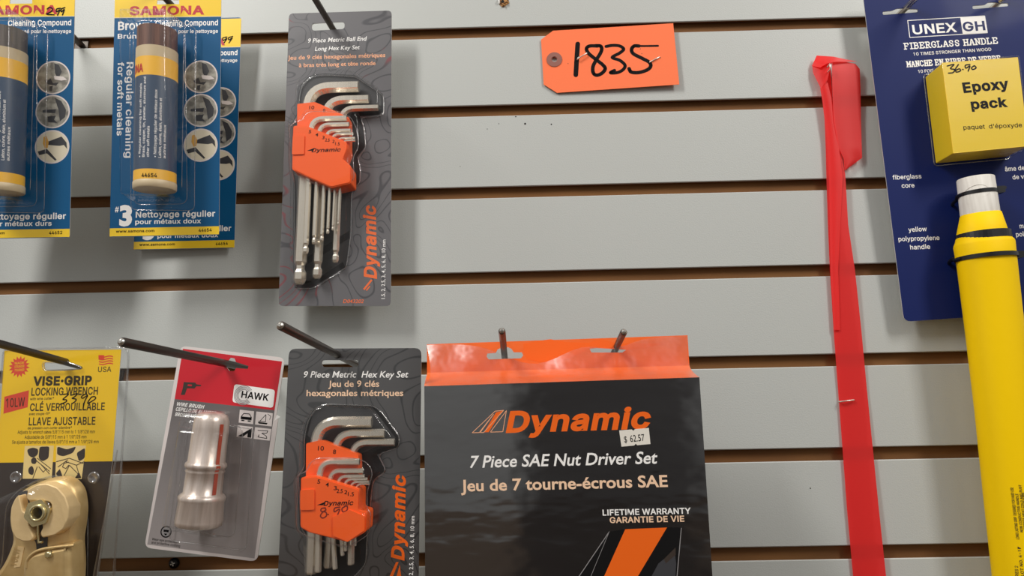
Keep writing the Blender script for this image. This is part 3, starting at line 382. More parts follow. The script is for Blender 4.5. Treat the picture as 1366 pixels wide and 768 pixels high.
def text_geo(body, bold, shear, font='B'):
    k = (body, bold, shear, font)
    if k in _tc: return _tc[k]
    if font == 'B':
        cu = bpy.data.curves.new('t', 'FONT')
        cu.body = body; cu.size = 1; cu.shear = shear
        cu.offset = bold; cu.resolution_u = 3; cu.fill_mode = 'FRONT'
        ob = bpy.data.objects.new('t', cu)
        col.objects.link(ob)
        dg = bpy.context.evaluated_depsgraph_get(); dg.update()
        me = bpy.data.meshes.new_from_object(ob.evaluated_get(dg))
        vs_ = np.array([(v.co.x, v.co.y, 0.0) for v in me.vertices]) if len(me.vertices) else np.zeros((0, 3))
        fs = [tuple(p.vertices) for p in me.polygons]
        bpy.data.objects.remove(ob); bpy.data.curves.remove(cu); bpy.data.meshes.remove(me)
    else:
        V, fs, x0 = [], [], 0.0
        for c in body:
            adv, gv, gf = glyph_geo(c, bold * 700)
            fs += [tuple(i + len(V) for i in t) for t in gf]
            V += [((x0 + x + shear * y) / 1000, y / 1000, z) for x, y, z in gv]
            x0 += adv + bold * 700
        vs_ = np.array(V) if V else np.zeros((0, 3))
    _tc[k] = (vs_, fs)
    return _tc[k]

def catmull(pts, n=6, closed=False):
    P = [np.array(p, float) for p in pts]
    if len(P) < 3: return P
    Q = [P[-1]] + P + [P[0], P[1]] if closed else [2 * P[0] - P[1]] + P + [2 * P[-1] - P[-2]]
    out = []
    for i in range(1, len(Q) - 2):
        a, b, c, d = Q[i - 1:i + 3]
        for k in range(n):
            t = k / n
            out.append(0.5 * (2 * b + (c - a) * t + (2 * a - 5 * b + 4 * c - d) * t * t + (3 * b - a - 3 * c + d) * t ** 3))
    if not closed: out.append(P[-1])
    return out

def rrect(u0, v0, u1, v1, r, n=5):
    o = []
    for cx, cy, a0 in ((u1 - r, v1 - r, 0), (u0 + r, v1 - r, 90), (u0 + r, v0 + r, 180), (u1 - r, v0 + r, 270)):
        for k in range(n + 1):
            a = R_(a0 + 90 * k / n)
            o.append((cx + r * math.cos(a), cy + r * math.sin(a)))
    return o

def round_poly(pts, r, n=4):
    o = []
    P = [np.array(p, float) for p in pts]
    for i in range(len(P)):
        a, b, c = P[i - 1], P[i], P[(i + 1) % len(P)]
        la, lc = np.linalg.norm(a - b), np.linalg.norm(c - b)
        q = min(r, la * .45, lc * .45)
        s, t = b + (a - b) / la * q, b + (c - b) / lc * q
        for k in range(n + 1):
            x = k / n
            o.append(tuple((1 - x) ** 2 * s + 2 * x * (1 - x) * b + x * x * t))
    return o

def disc(c, r, n=28, rv=None):
    return [(c[0] + r * math.cos(2 * math.pi * k / n), c[1] + (rv or r) * math.sin(2 * math.pi * k / n)) for k in range(n)]

class MB:
    """collects shapes in a frame's (u, v, h) millimetres and links them as ONE mesh object"""
    def __init__(s): s.v = []; s.f = []; s.m = []; s.s = []; s.mats = []
    def mi(s, m):
        if m not in s.mats: s.mats.append(m)
        return s.mats.index(m)
    def add(s, pts, faces, m, smooth=False):
        b = len(s.v); k = s.mi(m)
        s.v += [(p[0] * MM, -p[2] * MM, p[1] * MM) for p in pts]
        for f in faces:
            s.f.append(tuple(i + b for i in f)); s.m.append(k); s.s.append(smooth)
    def flat(s, poly, h, m, holes=()):
        loops = [[Vector((p[0], p[1], 0)) for p in q] for q in [poly] + list(holes)]
        pts = [(p.x, p.y, h) for q in loops for p in q]
        s.add(pts, [tuple(t) for t in tessellate_polygon(loops)], m)
    def plate(s, poly, h0, h1, m, holes=(), side=None, back=None):
        """solid sheet from h0 (back) to h1 (front)"""
        s.flat(poly, h1, m, holes); s.flat(poly, h0, back or m, holes)
        for q in [poly] + list(holes):
            n = len(q)
            s.add([(p[0], p[1], h1) for p in q] + [(p[0], p[1], h0) for p in q],
                  [(i, (i + 1) % n, n + (i + 1) % n, n + i) for i in range(n)], side or m)
    def loft(s, rings, m, cap0=False, cap1=True, smooth=False, closed=True):
        n = len(rings[0]); pts = [p for r in rings for p in r]; fs = []
        for j in range(len(rings) - 1):
            for i in range(n if closed else n - 1):
                fs.append((j * n + i, j * n + (i + 1) % n, (j + 1) * n + (i + 1) % n, (j + 1) * n + i))
        s.add(pts, fs, m, smooth)
        if cap1: s.add(rings[-1], [tuple(range(n))], m)
        if cap0: s.add(rings[0], [tuple(range(n))], m)
    def dome(s, poly, h0, h1, m, inset=1.5, rnd=1.5, cap=True):
        """thin raised shell over an outline, rounded shoulder"""
        c = np.mean(np.array(poly), 0)
        P = [np.array(p) for p in poly]; n = len(P)
        ar = sum(P[i][0] * P[(i + 1) % n][1] - P[(i + 1) % n][0] * P[i][1] for i in range(n))
        sg = 1 if ar > 0 else -1
        nr = []
        for i in range(n):
            t = P[(i + 1) % n] - P[i - 1]
            L = np.linalg.norm(t) or 1
            nr.append(np.array([-t[1], t[0]]) / L * sg)
        rings = []
        for o_, h_ in ((0, h0), (inset * .5, h1 - rnd), (inset * .5 + rnd * .3, h1 - rnd * .3), (inset * .5 + rnd, h1)):
            rings.append([(P[i][0] + nr[i][0] * o_, P[i][1] + nr[i][1] * o_, h_) for i in range(n)])
        s.loft(rings, m, smooth=True, cap1=False)
        if cap: s.flat([(p[0], p[1]) for p in rings[-1]], h1, m)
        return rings
    def tube(s, pts, r, m, sides=10, caps=True, smooth=True, closed=False, phase=0.0):
        P = [np.array(p, float) for p in pts]; n = len(P)
        rs = r if isinstance(r, (list, tuple)) else [r] * n
        T = []
        for i in range(n):
            a = P[i - 1] if (i > 0 or closed) else P[i]
            b = P[(i + 1) % n] if (i < n - 1 or closed) else P[i]
            t = b - a; T.append(t / (np.linalg.norm(t) or 1))
        up = np.array([0, 0, 1.0]) if abs(T[0][2]) < .9 else np.array([1.0, 0, 0])
        nv = up - T[0] * (up @ T[0]); nv /= np.linalg.norm(nv)
        rings = []
        for i in range(n):
            nv = nv - T[i] * (nv @ T[i]); nv /= np.linalg.norm(nv)
            bv = np.cross(T[i], nv)
            rings.append([tuple(P[i] + rs[i] * (math.cos(2 * math.pi * k / sides + phase) * nv + math.sin(2 * math.pi * k / sides + phase) * bv)) for k in range(sides)])
        if closed: rings.append(rings[0])
        s.loft(rings, m, cap0=caps and not closed, cap1=caps and not closed, smooth=smooth)
    def stroke(s, pts, w, h, m, smooth=True, warp=None, closed=False):
        """flat pen line of width w"""
        P = catmull(pts, 5) if smooth and len(pts) > 2 else [np.array(p, float) for p in pts]
        k = len(P)
        for i in range(k - 1):
            a, b = P[i], P[i + 1]; t = b - a; L = np.linalg.norm(t)
            if L < 1e-6: continue
            nn = np.array([-t[1], t[0]]) / L * w / 2
            hh = h + 0.004 * (i % 2)
            q = [a + nn, a - nn, b - nn, b + nn]
            s.add([(x[0], x[1], hh) for x in q], [(0, 1, 2, 3)], m)
            if smooth or i == 0:
                s.add([(x[0], x[1], hh + .002) for x in disc(a, w / 2, 10)], [tuple(range(10))], m)
        s.add([(x[0], x[1], h + .002) for x in disc(P[-1], w / 2, 10)], [tuple(range(10))], m)
    def text(s, body, p0, p1, cap, h, m, bold=0.0, shear=0.0, warp=None, ref='H', font='B'):
        """lettering on the baseline p0-p1 (fitted), capitals cap mm tall"""
        vv, ff = text_geo(body, bold, shear, font)
        if not len(vv): return
        rv, _ = text_geo(ref, bold, 0.0, font)
        ch = rv[:, 1].max() - max(0.0, rv[:, 1].min())
        a, b = np.array(p0, float), np.array(p1, float)
        L = np.linalg.norm(b - a); ex = (b - a) / L; ey = np.array([-ex[1], ex[0]])
        x0, x1 = vv[:, 0].min(), vv[:, 0].max()
        pts = []
        for x, y, z in vv:
            q = a + ex * (x - x0) / (x1 - x0) * L + ey * y / ch * cap
            w_ = warp(q[0], q[1]) if warp else (q[0], q[1], h)
            pts.append((w_[0], w_[1], w_[2] + .012 * z))      # overlapping strokes of a letter lie one on the other
        s.add(pts, ff, m)
    def build(s, name, parent=None, label=None, smooth_angle=None):
        me = bpy.data.meshes.new(name)
        me.from_pydata(s.v, [], s.f)
        for m in s.mats: me.materials.append(m)
        me.polygons.foreach_set('material_index', s.m)
        me.polygons.foreach_set('use_smooth', s.s)
        me.update()
        o = bpy.data.objects.new(name, me)
        col.objects.link(o)
        if parent: o.parent = parent
        if label: o['label'] = label
        return o

class Print:
    """prints lettering and flat marks on a card, from photo positions on its own plane"""
    def __init__(s, fr, mb, h, font='B'): s.fr, s.mb, s.h, s.font = fr, mb, h, font
    def t(s, body, a, b, cap, m, bold=0.0, shear=0.0, dh=0.0, ref='H', font=None):
        p0, p1 = s.fr.px(*a, s.h), s.fr.px(*b, s.h)
        L = math.hypot(b[0] - a[0], b[1] - a[1])
        cs = cap * math.hypot(p1[0] - p0[0], p1[1] - p0[1]) / L
        s.mb.text(body, p0, p1, cs, s.h + dh, m, bold, shear, ref=ref, font=font or s.font)
    def p(s, pts, m, dh=0.0, holes=()):
        s.mb.flat(s.fr.pxs(pts, s.h), s.h + dh, m, [s.fr.pxs(q, s.h) for q in holes])
    def l(s, pts, w, m, dh=0.0, smooth=True):
        a, b = s.fr.px(700, 400, s.h), s.fr.px(701, 400, s.h)
        s.mb.stroke(s.fr.pxs(pts, s.h), w * math.hypot(b[0] - a[0], b[1] - a[1]), s.h + dh, m, smooth)
def zz(pts, ox, oy, sc):
    return [(ox + x / sc, oy + y / sc) for x, y in pts]

# slab-serif capitals: pen lines in a unit box
SLAB = {
 'F': [[(.2, 0), (.2, 1)], [(.02, 1), (.8, 1), (.8, .74)], [(.2, .52), (.6, .52)], [(.02, 0), (.42, 0)]],
 'I': [[(.3, 0), (.3, 1)], [(.08, 0), (.52, 0)], [(.08, 1), (.52, 1)]],
 'B': [[(.2, 0), (.2, 1)], [(.02, 1), (.6, 1), (.74, .87), (.74, .65), (.6, .53), (.2, .53)], [(.6, .53), (.8, .4), (.8, .14), (.64, 0), (.02, 0)]],
 'E': [[(.2, 0), (.2, 1)], [(.02, 1), (.8, 1), (.8, .76)], [(.2, .52), (.58, .52)], [(.02, 0), (.82, 0), (.82, .26)]],
 'R': [[(.2, 0), (.2, 1)], [(.02, 1), (.62, 1), (.76, .87), (.76, .62), (.62, .5), (.2, .5)], [(.5, .5), (.78, 0), (.95, 0)], [(.02, 0), (.42, 0)]],
 'G': [[(.84, .75), (.7, .96), (.36, 1), (.12, .8), (.1, .25), (.34, 0), (.68, .02), (.82, .2), (.82, .45), (.55, .45)]],
 'L': [[(.2, 0), (.2, 1)], [(.02, 1), (.42, 1)], [(.02, 0), (.8, 0), (.8, .28)]],
 'A': [[(.14, 0), (.46, 1), (.54, 1), (.86, 0)], [(.24, .33), (.76, .33)], [(0, 0), (.3, 0)], [(.7, 0), (1, 0)]],
 'S': [[(.74, .72), (.72, .94), (.36, 1), (.14, .84), (.18, .62), (.66, .42), (.76, .2), (.56, 0), (.24, .02), (.12, .28)]],
 'H': [[(.2, 0), (.2, 1)], [(.8, 0), (.8, 1)], [(.2, .5), (.8, .5)], [(.04, 0), (.36, 0)], [(.04, 1), (.36, 1)], [(.64, 0), (.96, 0)], [(.64, 1), (.96, 1)]],
 'N': [[(.2, 0), (.2, 1), (.8, 0), (.8, 1)], [(.04, 0), (.36, 0)], [(.02, 1), (.26, 1)], [(.64, 1), (.96, 1)]],
 'D': [[(.2, 0), (.2, 1)], [(.02, 1), (.56, 1), (.82, .8), (.82, .2), (.56, 0), (.02, 0)]],
 'M': [[(.15, 0), (.15, 1), (.5, .3), (.85, 1), (.85, 0)], [(0, 0), (.32, 0)], [(.68, 0), (1, 0)], [(0, 1), (.2, 1)], [(.8, 1), (1, 1)]],
 'C': [[(.82, .74), (.68, .97), (.36, 1), (.12, .8), (.12, .2), (.36, 0), (.68, .03), (.82, .26)]],
 'V': [[(.14, 1), (.47, 0), (.53, 0), (.86, 1)], [(0, 1), (.3, 1)], [(.7, 1), (1, 1)]]}
def slab_text(mb, body, p0, p1, cap, h, m):
    adv = [0.5 if c == ' ' else (0.72 if c == 'I' else 1.08) for c in body]
    tot = sum(adv)
    a, b = np.array(p0), np.array(p1); L = np.linalg.norm(b - a); ex = (b - a) / L; ey = np.array([-ex[1], ex[0]])
    x = 0
    for c, w in zip(body, adv):
        for st in SLAB.get(c, ()):
            mb.stroke([a + ex * (x + q[0]) / tot * L + ey * q[1] * cap for q in st], cap * .19, h, m, smooth=False)
        x += w

# ------------------------------------------------------------------ the slatwall
Z0, PITCH, GAP = 350.1 + CAMZ, 76.2, 10.04
def wall_back():
    mb = MB()
    X0, X1 = -1000.0, 1000.0
    F = 5.5
    for k in range(-6, 14):
        zt, zb = Z0 - PITCH * (k - 1) - GAP, Z0 - PITCH * k
        pr = [(0, zb + .7), (0, zt - .7), (.7, zt), (2.4, zt), (2.4, zt - 4), (F, zt - 4), (F, zb + 4), (2.4, zb + 4), (2.4, zb), (.7, zb)]
        lam = {0, 1, 9}
        n = len(pr)
        for i in range(n):
            a, b = pr[i], pr[(i + 1) % n]
            mb.add([(X0, a[1], -a[0]), (X1, a[1], -a[0]), (X1, b[1], -b[0]), (X0, b[1], -b[0])], [(0, 1, 2, 3)], M['laminate'] if i in lam else M['mdf'])
        for X in (X0, X1):
            mb.add([(X, p[1], -p[0]) for p in pr], [tuple(range(n))], M['mdf'])
    za, zc = Z0 + PITCH * 6.9, Z0 - PITCH * 13
    mb.plate([(X0, zc), (X1, zc), (X1, za), (X0, za)], -18, -F, M['mdf'])
    w = mb.build('wall_back'); w['kind'] = 'structure'
    return w
WALL = wall_back()
wf = Frame(0, 0, -CAMZ)
for (x, y, r) in ((700.5, 165, .9), (735.5, 165.8, .65), (688, 155.5, .6), (665.5, 165, .4), (650, 172, .35), (614, 222, .35), (1081, 651, .5)):
    mb = MB(); p = wall_pt(x, y, 0); mb.plate(disc((p[0], p[2]), r, 10), 0.02, .12, M['hole']); o = mb.build('pin_hole', WALL); o['kind'] = 'structure'
# torn fibres round an old hook hole
mb = MB(); p = wall_pt(672, 3, 0)
mb.plate([(p[0] - 5, p[2] + 3), (p[0] - 4, p[2] - 2), (p[0] - 1.5, p[2] - 5), (p[0] + 1.5, p[2] - 3.5), (p[0] + 5, p[2] - 1), (p[0] + 4, p[2] + 3)], 0, .6, M['chip'])
mb.plate(disc((p[0] - 1, p[2] + .5), 1.6, 10), .6, .7, M['hole'])
for a, b, hh in (((-4.5, 3), (-4.2, -1.5), 2.5), ((3.4, 0), (0, -2.2), 2.8), ((-1, -3.6), (1.2, -4.2), 2.0)):
    mb.tube([(p[0] + a[0], p[2] + a[1], .5), (p[0] + (a[0] + b[0]) / 2, p[2] + (a[1] + b[1]) / 2, hh), (p[0] + b[0], p[2] + b[1], .8)], .8, M['white'] if hh == 2.5 else M['chip'], 6)
o = mb.build('torn_chip', WALL); o['kind'] = 'structure'
# panel screw in the lowest groove
mb = MB(); p = wall_pt(232, 751, -4)
mb.loft([disc((p[0], p[2]), r, 20) for r in ()] or [[(q[0], q[1], h) for q in disc((p[0], p[2]), r, 20)] for r, h in ((4.2, -5), (4.2, -3.6), (3.2, -2.3), (1.6, -1.7))], M['screw'], smooth=True)
for a in (0, 90):
    c, s_ = math.cos(R_(a + 20)), math.sin(R_(a + 20))
    mb.add([(p[0] + x * c - y * s_, p[2] + x * s_ + y * c, -1.55) for x, y in ((-1.9, -.4), (1.9, -.4), (1.9, .4), (-1.9, .4))], [(0, 1, 2, 3)], M['steel'])
o = mb.build('screw', WALL, 'black cross-head screw in the groove'); o['kind'] = 'structure'

# ------------------------------------------------------------------ display hooks
def hook(label, base, tip, tip_dep, r=2.7, m=None, tipm=None):
    b = wall_pt(*base, 0); t = wall_pt(*tip, tip_dep)
    k = round((Z0 - GAP / 2 - b[2]) / PITCH)
    b[2] = Z0 - GAP / 2 - PITCH * k           # seated in its groove
    fr = Frame(b[0], 0, b[2] - CAMZ)
    root = thing('display_hook', label, 'hook', fr, 'wall display hooks')
    L = np.array(fr.local(t)); n = np.linalg.norm(L); d = L / n
    mb = MB()
    st = d * 0
    st[2] = -3
    pts = [st, st + np.array([0, 0, 4.0]), d * 12]
    pts += [d * (n - q) for q in (60, 2.5, 1.0, 0.2)]
    rr = [r, r, r, r, r, r * .78, r * .35]
    mb.tube(pts, rr, m or M['steel_dark'], 14)
    mb.build('rod', root)
    mb = MB(); e_ = d * n
    mb.tube([d * (n - .9), d * (n - .3), d * (n + .25)], [r * .78, r * .62, r * .3], tipm or M['steel'], 12)
    mb.build('ground_tip', root, 'bright worn end of the rod')
    mb = MB()
    mb.plate(rrect(-6, -4.4, 6, 4.4, 1.2), -4.4, -3.0, M['steel_dark'])
    mb.build('groove_plate', root)
    return root
hook('steel display hook behind the blue cleaning pack at the left edge', (106, 56), (-190, -246), 200, m=M['steel_dark'])
hook('display hook holding the brown stick cleaning pack and the one behind it', (271, 51), (57, -182), 200)
hook('dark rod hook through the slot of the long ball end hex key pack', (450, 48), (327, -157), 200)
hook('long rod hook entering the yellow locking wrench card', (152, 500), (-115, 427), 200)
hook('long rod hook pointing left above the red wire brush card', (356, 498), (160, 455.5), 212)
hook('rod hook pointing up left above the short hex key pack', (489, 494), (373, 433.5), 205)
hook('left one of two rod hooks through the orange box flap', (674.5, 488), (669.5, 440.5), 126, 2.4)
hook('right one of two rod hooks through the orange box flap', (811, 485), (832.5, 442), 122, 2.4)
hook('left one of two shiny hooks at the top of the navy card', (1190, 27), (1437, -213), 180, 2.6, M['steel'])
hook('right one of two shiny hooks at the top of the navy card', (1309, 22), (1617, -276), 180, 2.6, M['steel'])

# ------------------------------------------------------------------ cleaning compound packs
FB = Frame(-285.87, 58, 251.86, -0.33, 5.53, 1.94)
def compound_pack(fr, label, cap, num, brown, grade, price, front=True):
    root = thing('cleaning_compound_pack', label, 'package', fr, 'blue cleaning compound packs')
    q = lambda x, y, h=0: FB.px(x, y, h)          # all packs share the layout of this one
    qs = lambda pts, h=0: [q(a, b, h) for a, b in pts]
    T = 0.5
    W2, H2 = 43.5, 104.8
    mb = MB()
    slot = [(-9, 91.5), (-4, 91.5), (-3, 94.5), (3, 94.5), (4, 91.5), (9, 91.5), (9, 88), (-9, 88)]
    mb.plate(round_poly([(-W2, -H2), (W2, -H2), (W2, H2), (-W2, H2)], 2.5, 3), -T, 0, M['s_blue'], [slot], M['cardback'], M['cardback'])
    pr = Print(FB, mb, 0.0, 'G')
    hy = q(151, 23.5)[1]; by = q(147, 304.5)[1]
    mb.flat([(-W2, hy), (W2, hy), (W2, H2 - 1), (-W2, H2 - 1)], .05, M['s_yellow'], [slot])
    mb.flat([(-W2, -H2 + .4), (W2, -H2 + .4), (W2, by), (-W2, by)], .05, M['s_yellow'])
    mb.flat([(-W2, hy - .5), (W2, hy - .5), (W2, hy), (-W2, hy)], .05, M['pic_cream'])
    pr.t('SAMONA', (172.7, 19.9), (272.5, 18.8), 12, M['s_red'], .045, dh=.1)
    if brown:
        pr.t('Brown', (157.7, 40), (200.5, 38.4), 11.5, M['white'], .03, dh=.06)
        pr.t('Brun', (157, 51.5), (182, 51.2), 6.5, M['white'], .025, dh=.06)
    else:
        pr.t('Grey', (157.7, 40), (190.5, 38.4), 11.5, M['white'], .03, dh=.06)
        pr.t('Gris', (157, 51.5), (178, 51.2), 6.5, M['white'], .025, dh=.06)
    pr.t('Cleaning Compound', (207.3, 34.7), (290.8, 33.5), 7.7, M['white'], .03, dh=.06)
    pr.t('Composé pour le nettoyage', (207, 44.3), (290.8, 43.7), 5, M['white'], .022, dh=.06)
    pr.t('Regular cleaning', (169.3, 83), (167.3, 210.5), 9, M['white'], .022, dh=.06)
    pr.t('for soft metals' if grade == 'doux' else 'for hard metals', (157.5, 83), (156, 181), 7.6, M['white'], .022, dh=.06)
    pr.t('#', (153.2, 283), (158.6, 282.9), 7.5, M['white'], .02, dh=.06)
    pr.t('3' if grade == 'doux' else '1', (159, 300), (176 if grade == 'doux' else 172, 299.8), 27, M['white'], .05, dh=.06, font='B')
    pr.t('Nettoyage régulier', (181, 290), (287, 288.4), 8, M['white'], .03, dh=.06)
    pr.t('pour métaux ' + grade, (180.4, 298.8), (268.3, 297.4), 6.2, M['white'], .03, dh=.06)
    pr.t('www.samona.com', (154.6, 310.2), (206, 309.2), 3.6, M['ink'], .03, dh=.1)
    pr.t(num, (265, 309.2), (282.5, 308.4), 4.2, M['ink'], .03, dh=.1)
    for i, (cx, cy) in enumerate(((267.8, 102.4), (267.8, 147.2), (267.6, 193.5))):
        c = q(cx, cy)
        S = lambda pts, s_=13.4: [(c[0] + a * s_, c[1] + b * s_) for a, b in pts]
        mb.flat(disc(c, 13.8, 36), .05, M['white_card'])
        mb.flat(disc(c, 12.7, 36), .1, M['pic_grey'] if i < 2 else M['pic_cream'])
        if i == 0:
            mb.flat(S([(.05, .88), (.32, .8), (.52, .35), (.3, -.1), (.12, .25)]), .15, M['pic_dark'])
            mb.flat(S([(-.45, -.25), (-.15, -.05), (.0, -.35), (.35, -.3), (.2, -.5), (-.3, -.42)]), .15, M['pic_dark'])
            mb.flat(S([(-.2, -.55), (0, -.5), (-.05, -.85), (-.22, -.8)]), .15, M['pic_dark'])
            mb.flat(S([(.05, .1), (.6, .05), (.85, -.15), (.5, -.2), (.1, -.12)]), .2, M['white_card'])
        elif i == 1:
            mb.flat(S([(.1, .85), (.5, .65), (.8, .1), (.75, -.35), (.45, -.6), (.35, .1)]), .15, M['pic_dark'])
            mb.flat(S([(-.6, .1), (.2, .15), (.15, -.1), (-.6, -.05)]), .15, M['pic_dark'])
            mb.flat(S([(-.3, -.3), (.2, -.25), (.1, -.5), (.3, -.7), (-.25, -.65)]), .15, M['pic_dark'])
        else:
            mb.flat(S([(-.3, .3), (.55, .62), (.85, .25), (.9, -.15), (.7, .1), (.45, .05), (-.3, .12)]), .15, M['pic_dark'])
            mb.flat(S([(-.52, .6), (-.35, .66), (-.2, .3), (-.25, -.05), (-.42, -.1), (-.55, .2)]), .2, M['pic_ochre'])
            mb.flat(S([(-.85, -.28), (-.3, -.12), (.3, -.8), (.2, -.85), (-.3, -.4), (-.75, -.5)]), .15, M['pic_dark'])
    Z = lambda pts: [(x, y) for x, y in pts]
    if price == '2.99':
        fx = lambda pts: [(x / 8.53 + 192.8, y / 8.53 + 1.5) for x, y in pts]
        for st in ([(565, 95), (590, 76), (622, 92), (608, 125), (560, 152), (625, 158)], [(638, 158), (641, 160), (640, 158)],
                   [(712, 85), (670, 95), (672, 125), (705, 105), (682, 162)], [(762, 78), (722, 95), (725, 125), (757, 100), (737, 160)]):
            pr.l(fx(st), 1.7, M['ink'], .2)
    elif price:
        for st in ([(.0, .2), (-.9, .6), (-.8, 1.6), (.0, .8), (-.6, 2.6)], [(1.3, 0), (.4, .5), (.5, 1.4), (1.2, .6), (.5, 2.6)]):
            pr.l([(275 + 6.5 * a, 6.5 + 3.6 * b) for a, b in st], 1.6, M['ink'], .2)
    mb.build('backing_card', root)
    # the compound stick: a round bar in a paper label
    Rr = 15.2; hc = Rr + 1.0
    ax0 = q(208, 33, hc); ax1 = q(209, 258, hc)
    uc = (ax0[0] + ax1[0]) / 2
    vt, vb = q(208, 40, hc)[1], q(209, 254, hc)[1]
    lv = lambda y: q(208, y, hc)[1]
    tu = MB()
    N = 40
    def ring(v, r): return [(uc + r * math.sin(2 * math.pi * k / N), v, hc + r * math.cos(2 * math.pi * k / N)) for k in range(N)]
    stick = MB()
    stick.loft([ring(vt - 1, Rr - .6)[::1], ring(lv(74), Rr - .6)], cap, cap0=True, cap1=False, smooth=True)
    stick.build('compound_stick', root, 'bare end of the stick')
    tu.loft([ring(lv(69.5), Rr), ring(lv(84), Rr)], M['tube_cream'], cap0=True, cap1=False, smooth=True)
    tu.loft([ring(lv(84), Rr + .1), ring(lv(109), Rr + .1)], M['tube_band'], cap1=False, smooth=True)
    tu.loft([ring(lv(109), Rr + .1), ring(lv(231), Rr + .1)], M['tube_label'], cap1=False, smooth=True)
    tu.loft([ring(lv(231), Rr + .1), ring(lv(244), Rr + .1)], M['tube_band'], cap1=False, smooth=True)
    tu.loft([ring(lv(244), Rr), ring(lv(245), Rr + .5), ring(vb + .6, Rr + .5), ring(vb, Rr)], M['tube_cream'], cap1=True, smooth=True)
    wr = lambda u, v: (uc + (Rr + .3) * math.sin((u - uc) / Rr), v, hc + (Rr + .3) * math.cos((u - uc) / Rr))
    tu.text('SAMONA', (uc - 29, lv(104)), (uc - 3.5, lv(104.6)), 6.5, 0, M['s_red'], .03, warp=wr, font='G')
    tu.text(num, (uc - 3, lv(242)), (uc + 8, lv(242)), 3, 0, M['ink'], .02, warp=wr, font='G')
    for i, (tx, y0, y1) in enumerate((('• Regular cleaning for ' + ('soft' if grade == 'doux' else 'hard') + ' metals', 216, 120),
                                      ('Brass, copper, tin, pewter, aluminum and', 216, 112), ('other soft metals' if grade == 'doux' else 'metals', 216, 176),
                                      ('• Nettoyage régulier de métaux ' + grade, 216, 128), ('Laiton, cuivre, étain, aluminium et', 216, 138), ('autres métaux', 216, 172))):
        uu = uc - 4.2 + i * 3.3 + (1.6 if i > 2 else 0)
        tu.text(tx, (uu, lv(y0)), (uu, lv(y1)), 1.9, 0, M['white'], .012, warp=wr, font='G')
    tu.build('label_tube', root)
    # blister
    bl = MB()
    fl = round_poly(qs([(176, 38), (264, 38), (262, 282), (178, 281)]), 5, 4)
    bl.dome(fl, .3, 4.0, M['clear'], .8, .8)
    dm = round_poly(qs([(178, 28), (247, 28), (250, 272), (179, 273)], 4), 6, 4)
    rg = bl.dome(dm, 4.0, 2 * Rr + 2.6, M['clear'], 5, 3)
    for pl, hh, r in ((fl, 3.8, .35), (dm, 4.4, .3)):
        bl.tube([(a, b, hh) for a, b in pl], r, M['clear_rim'], 5, closed=True)
    bl.tube([(uc + Rr + 2.5, vt, 9), (uc + Rr + 2.5, vb + 4, 9)], .35, M['clear_rim'], 5)
    bl.build('blister', root, 'clear plastic bubble')
    return root
compound_pack(Frame(-289.18, 12, 251.34, 0.09, 3.11, 0.49), 'blue cleaning pack mostly hidden behind the brown stick pack', M['cap_brown'], '44654', True, 'doux', '99')
compound_pack(FB, 'blue and yellow cleaning pack with a brown stick and a large number 3', M['cap_brown'], '44654', True, 'doux', None)
compound_pack(Frame(-403.58, 64, 251.44, 0.02, 6.47, 1.71), 'blue and yellow cleaning pack with a grey stick at the left edge', M['cap_grey'], '44652', False, 'durs', '2.99')

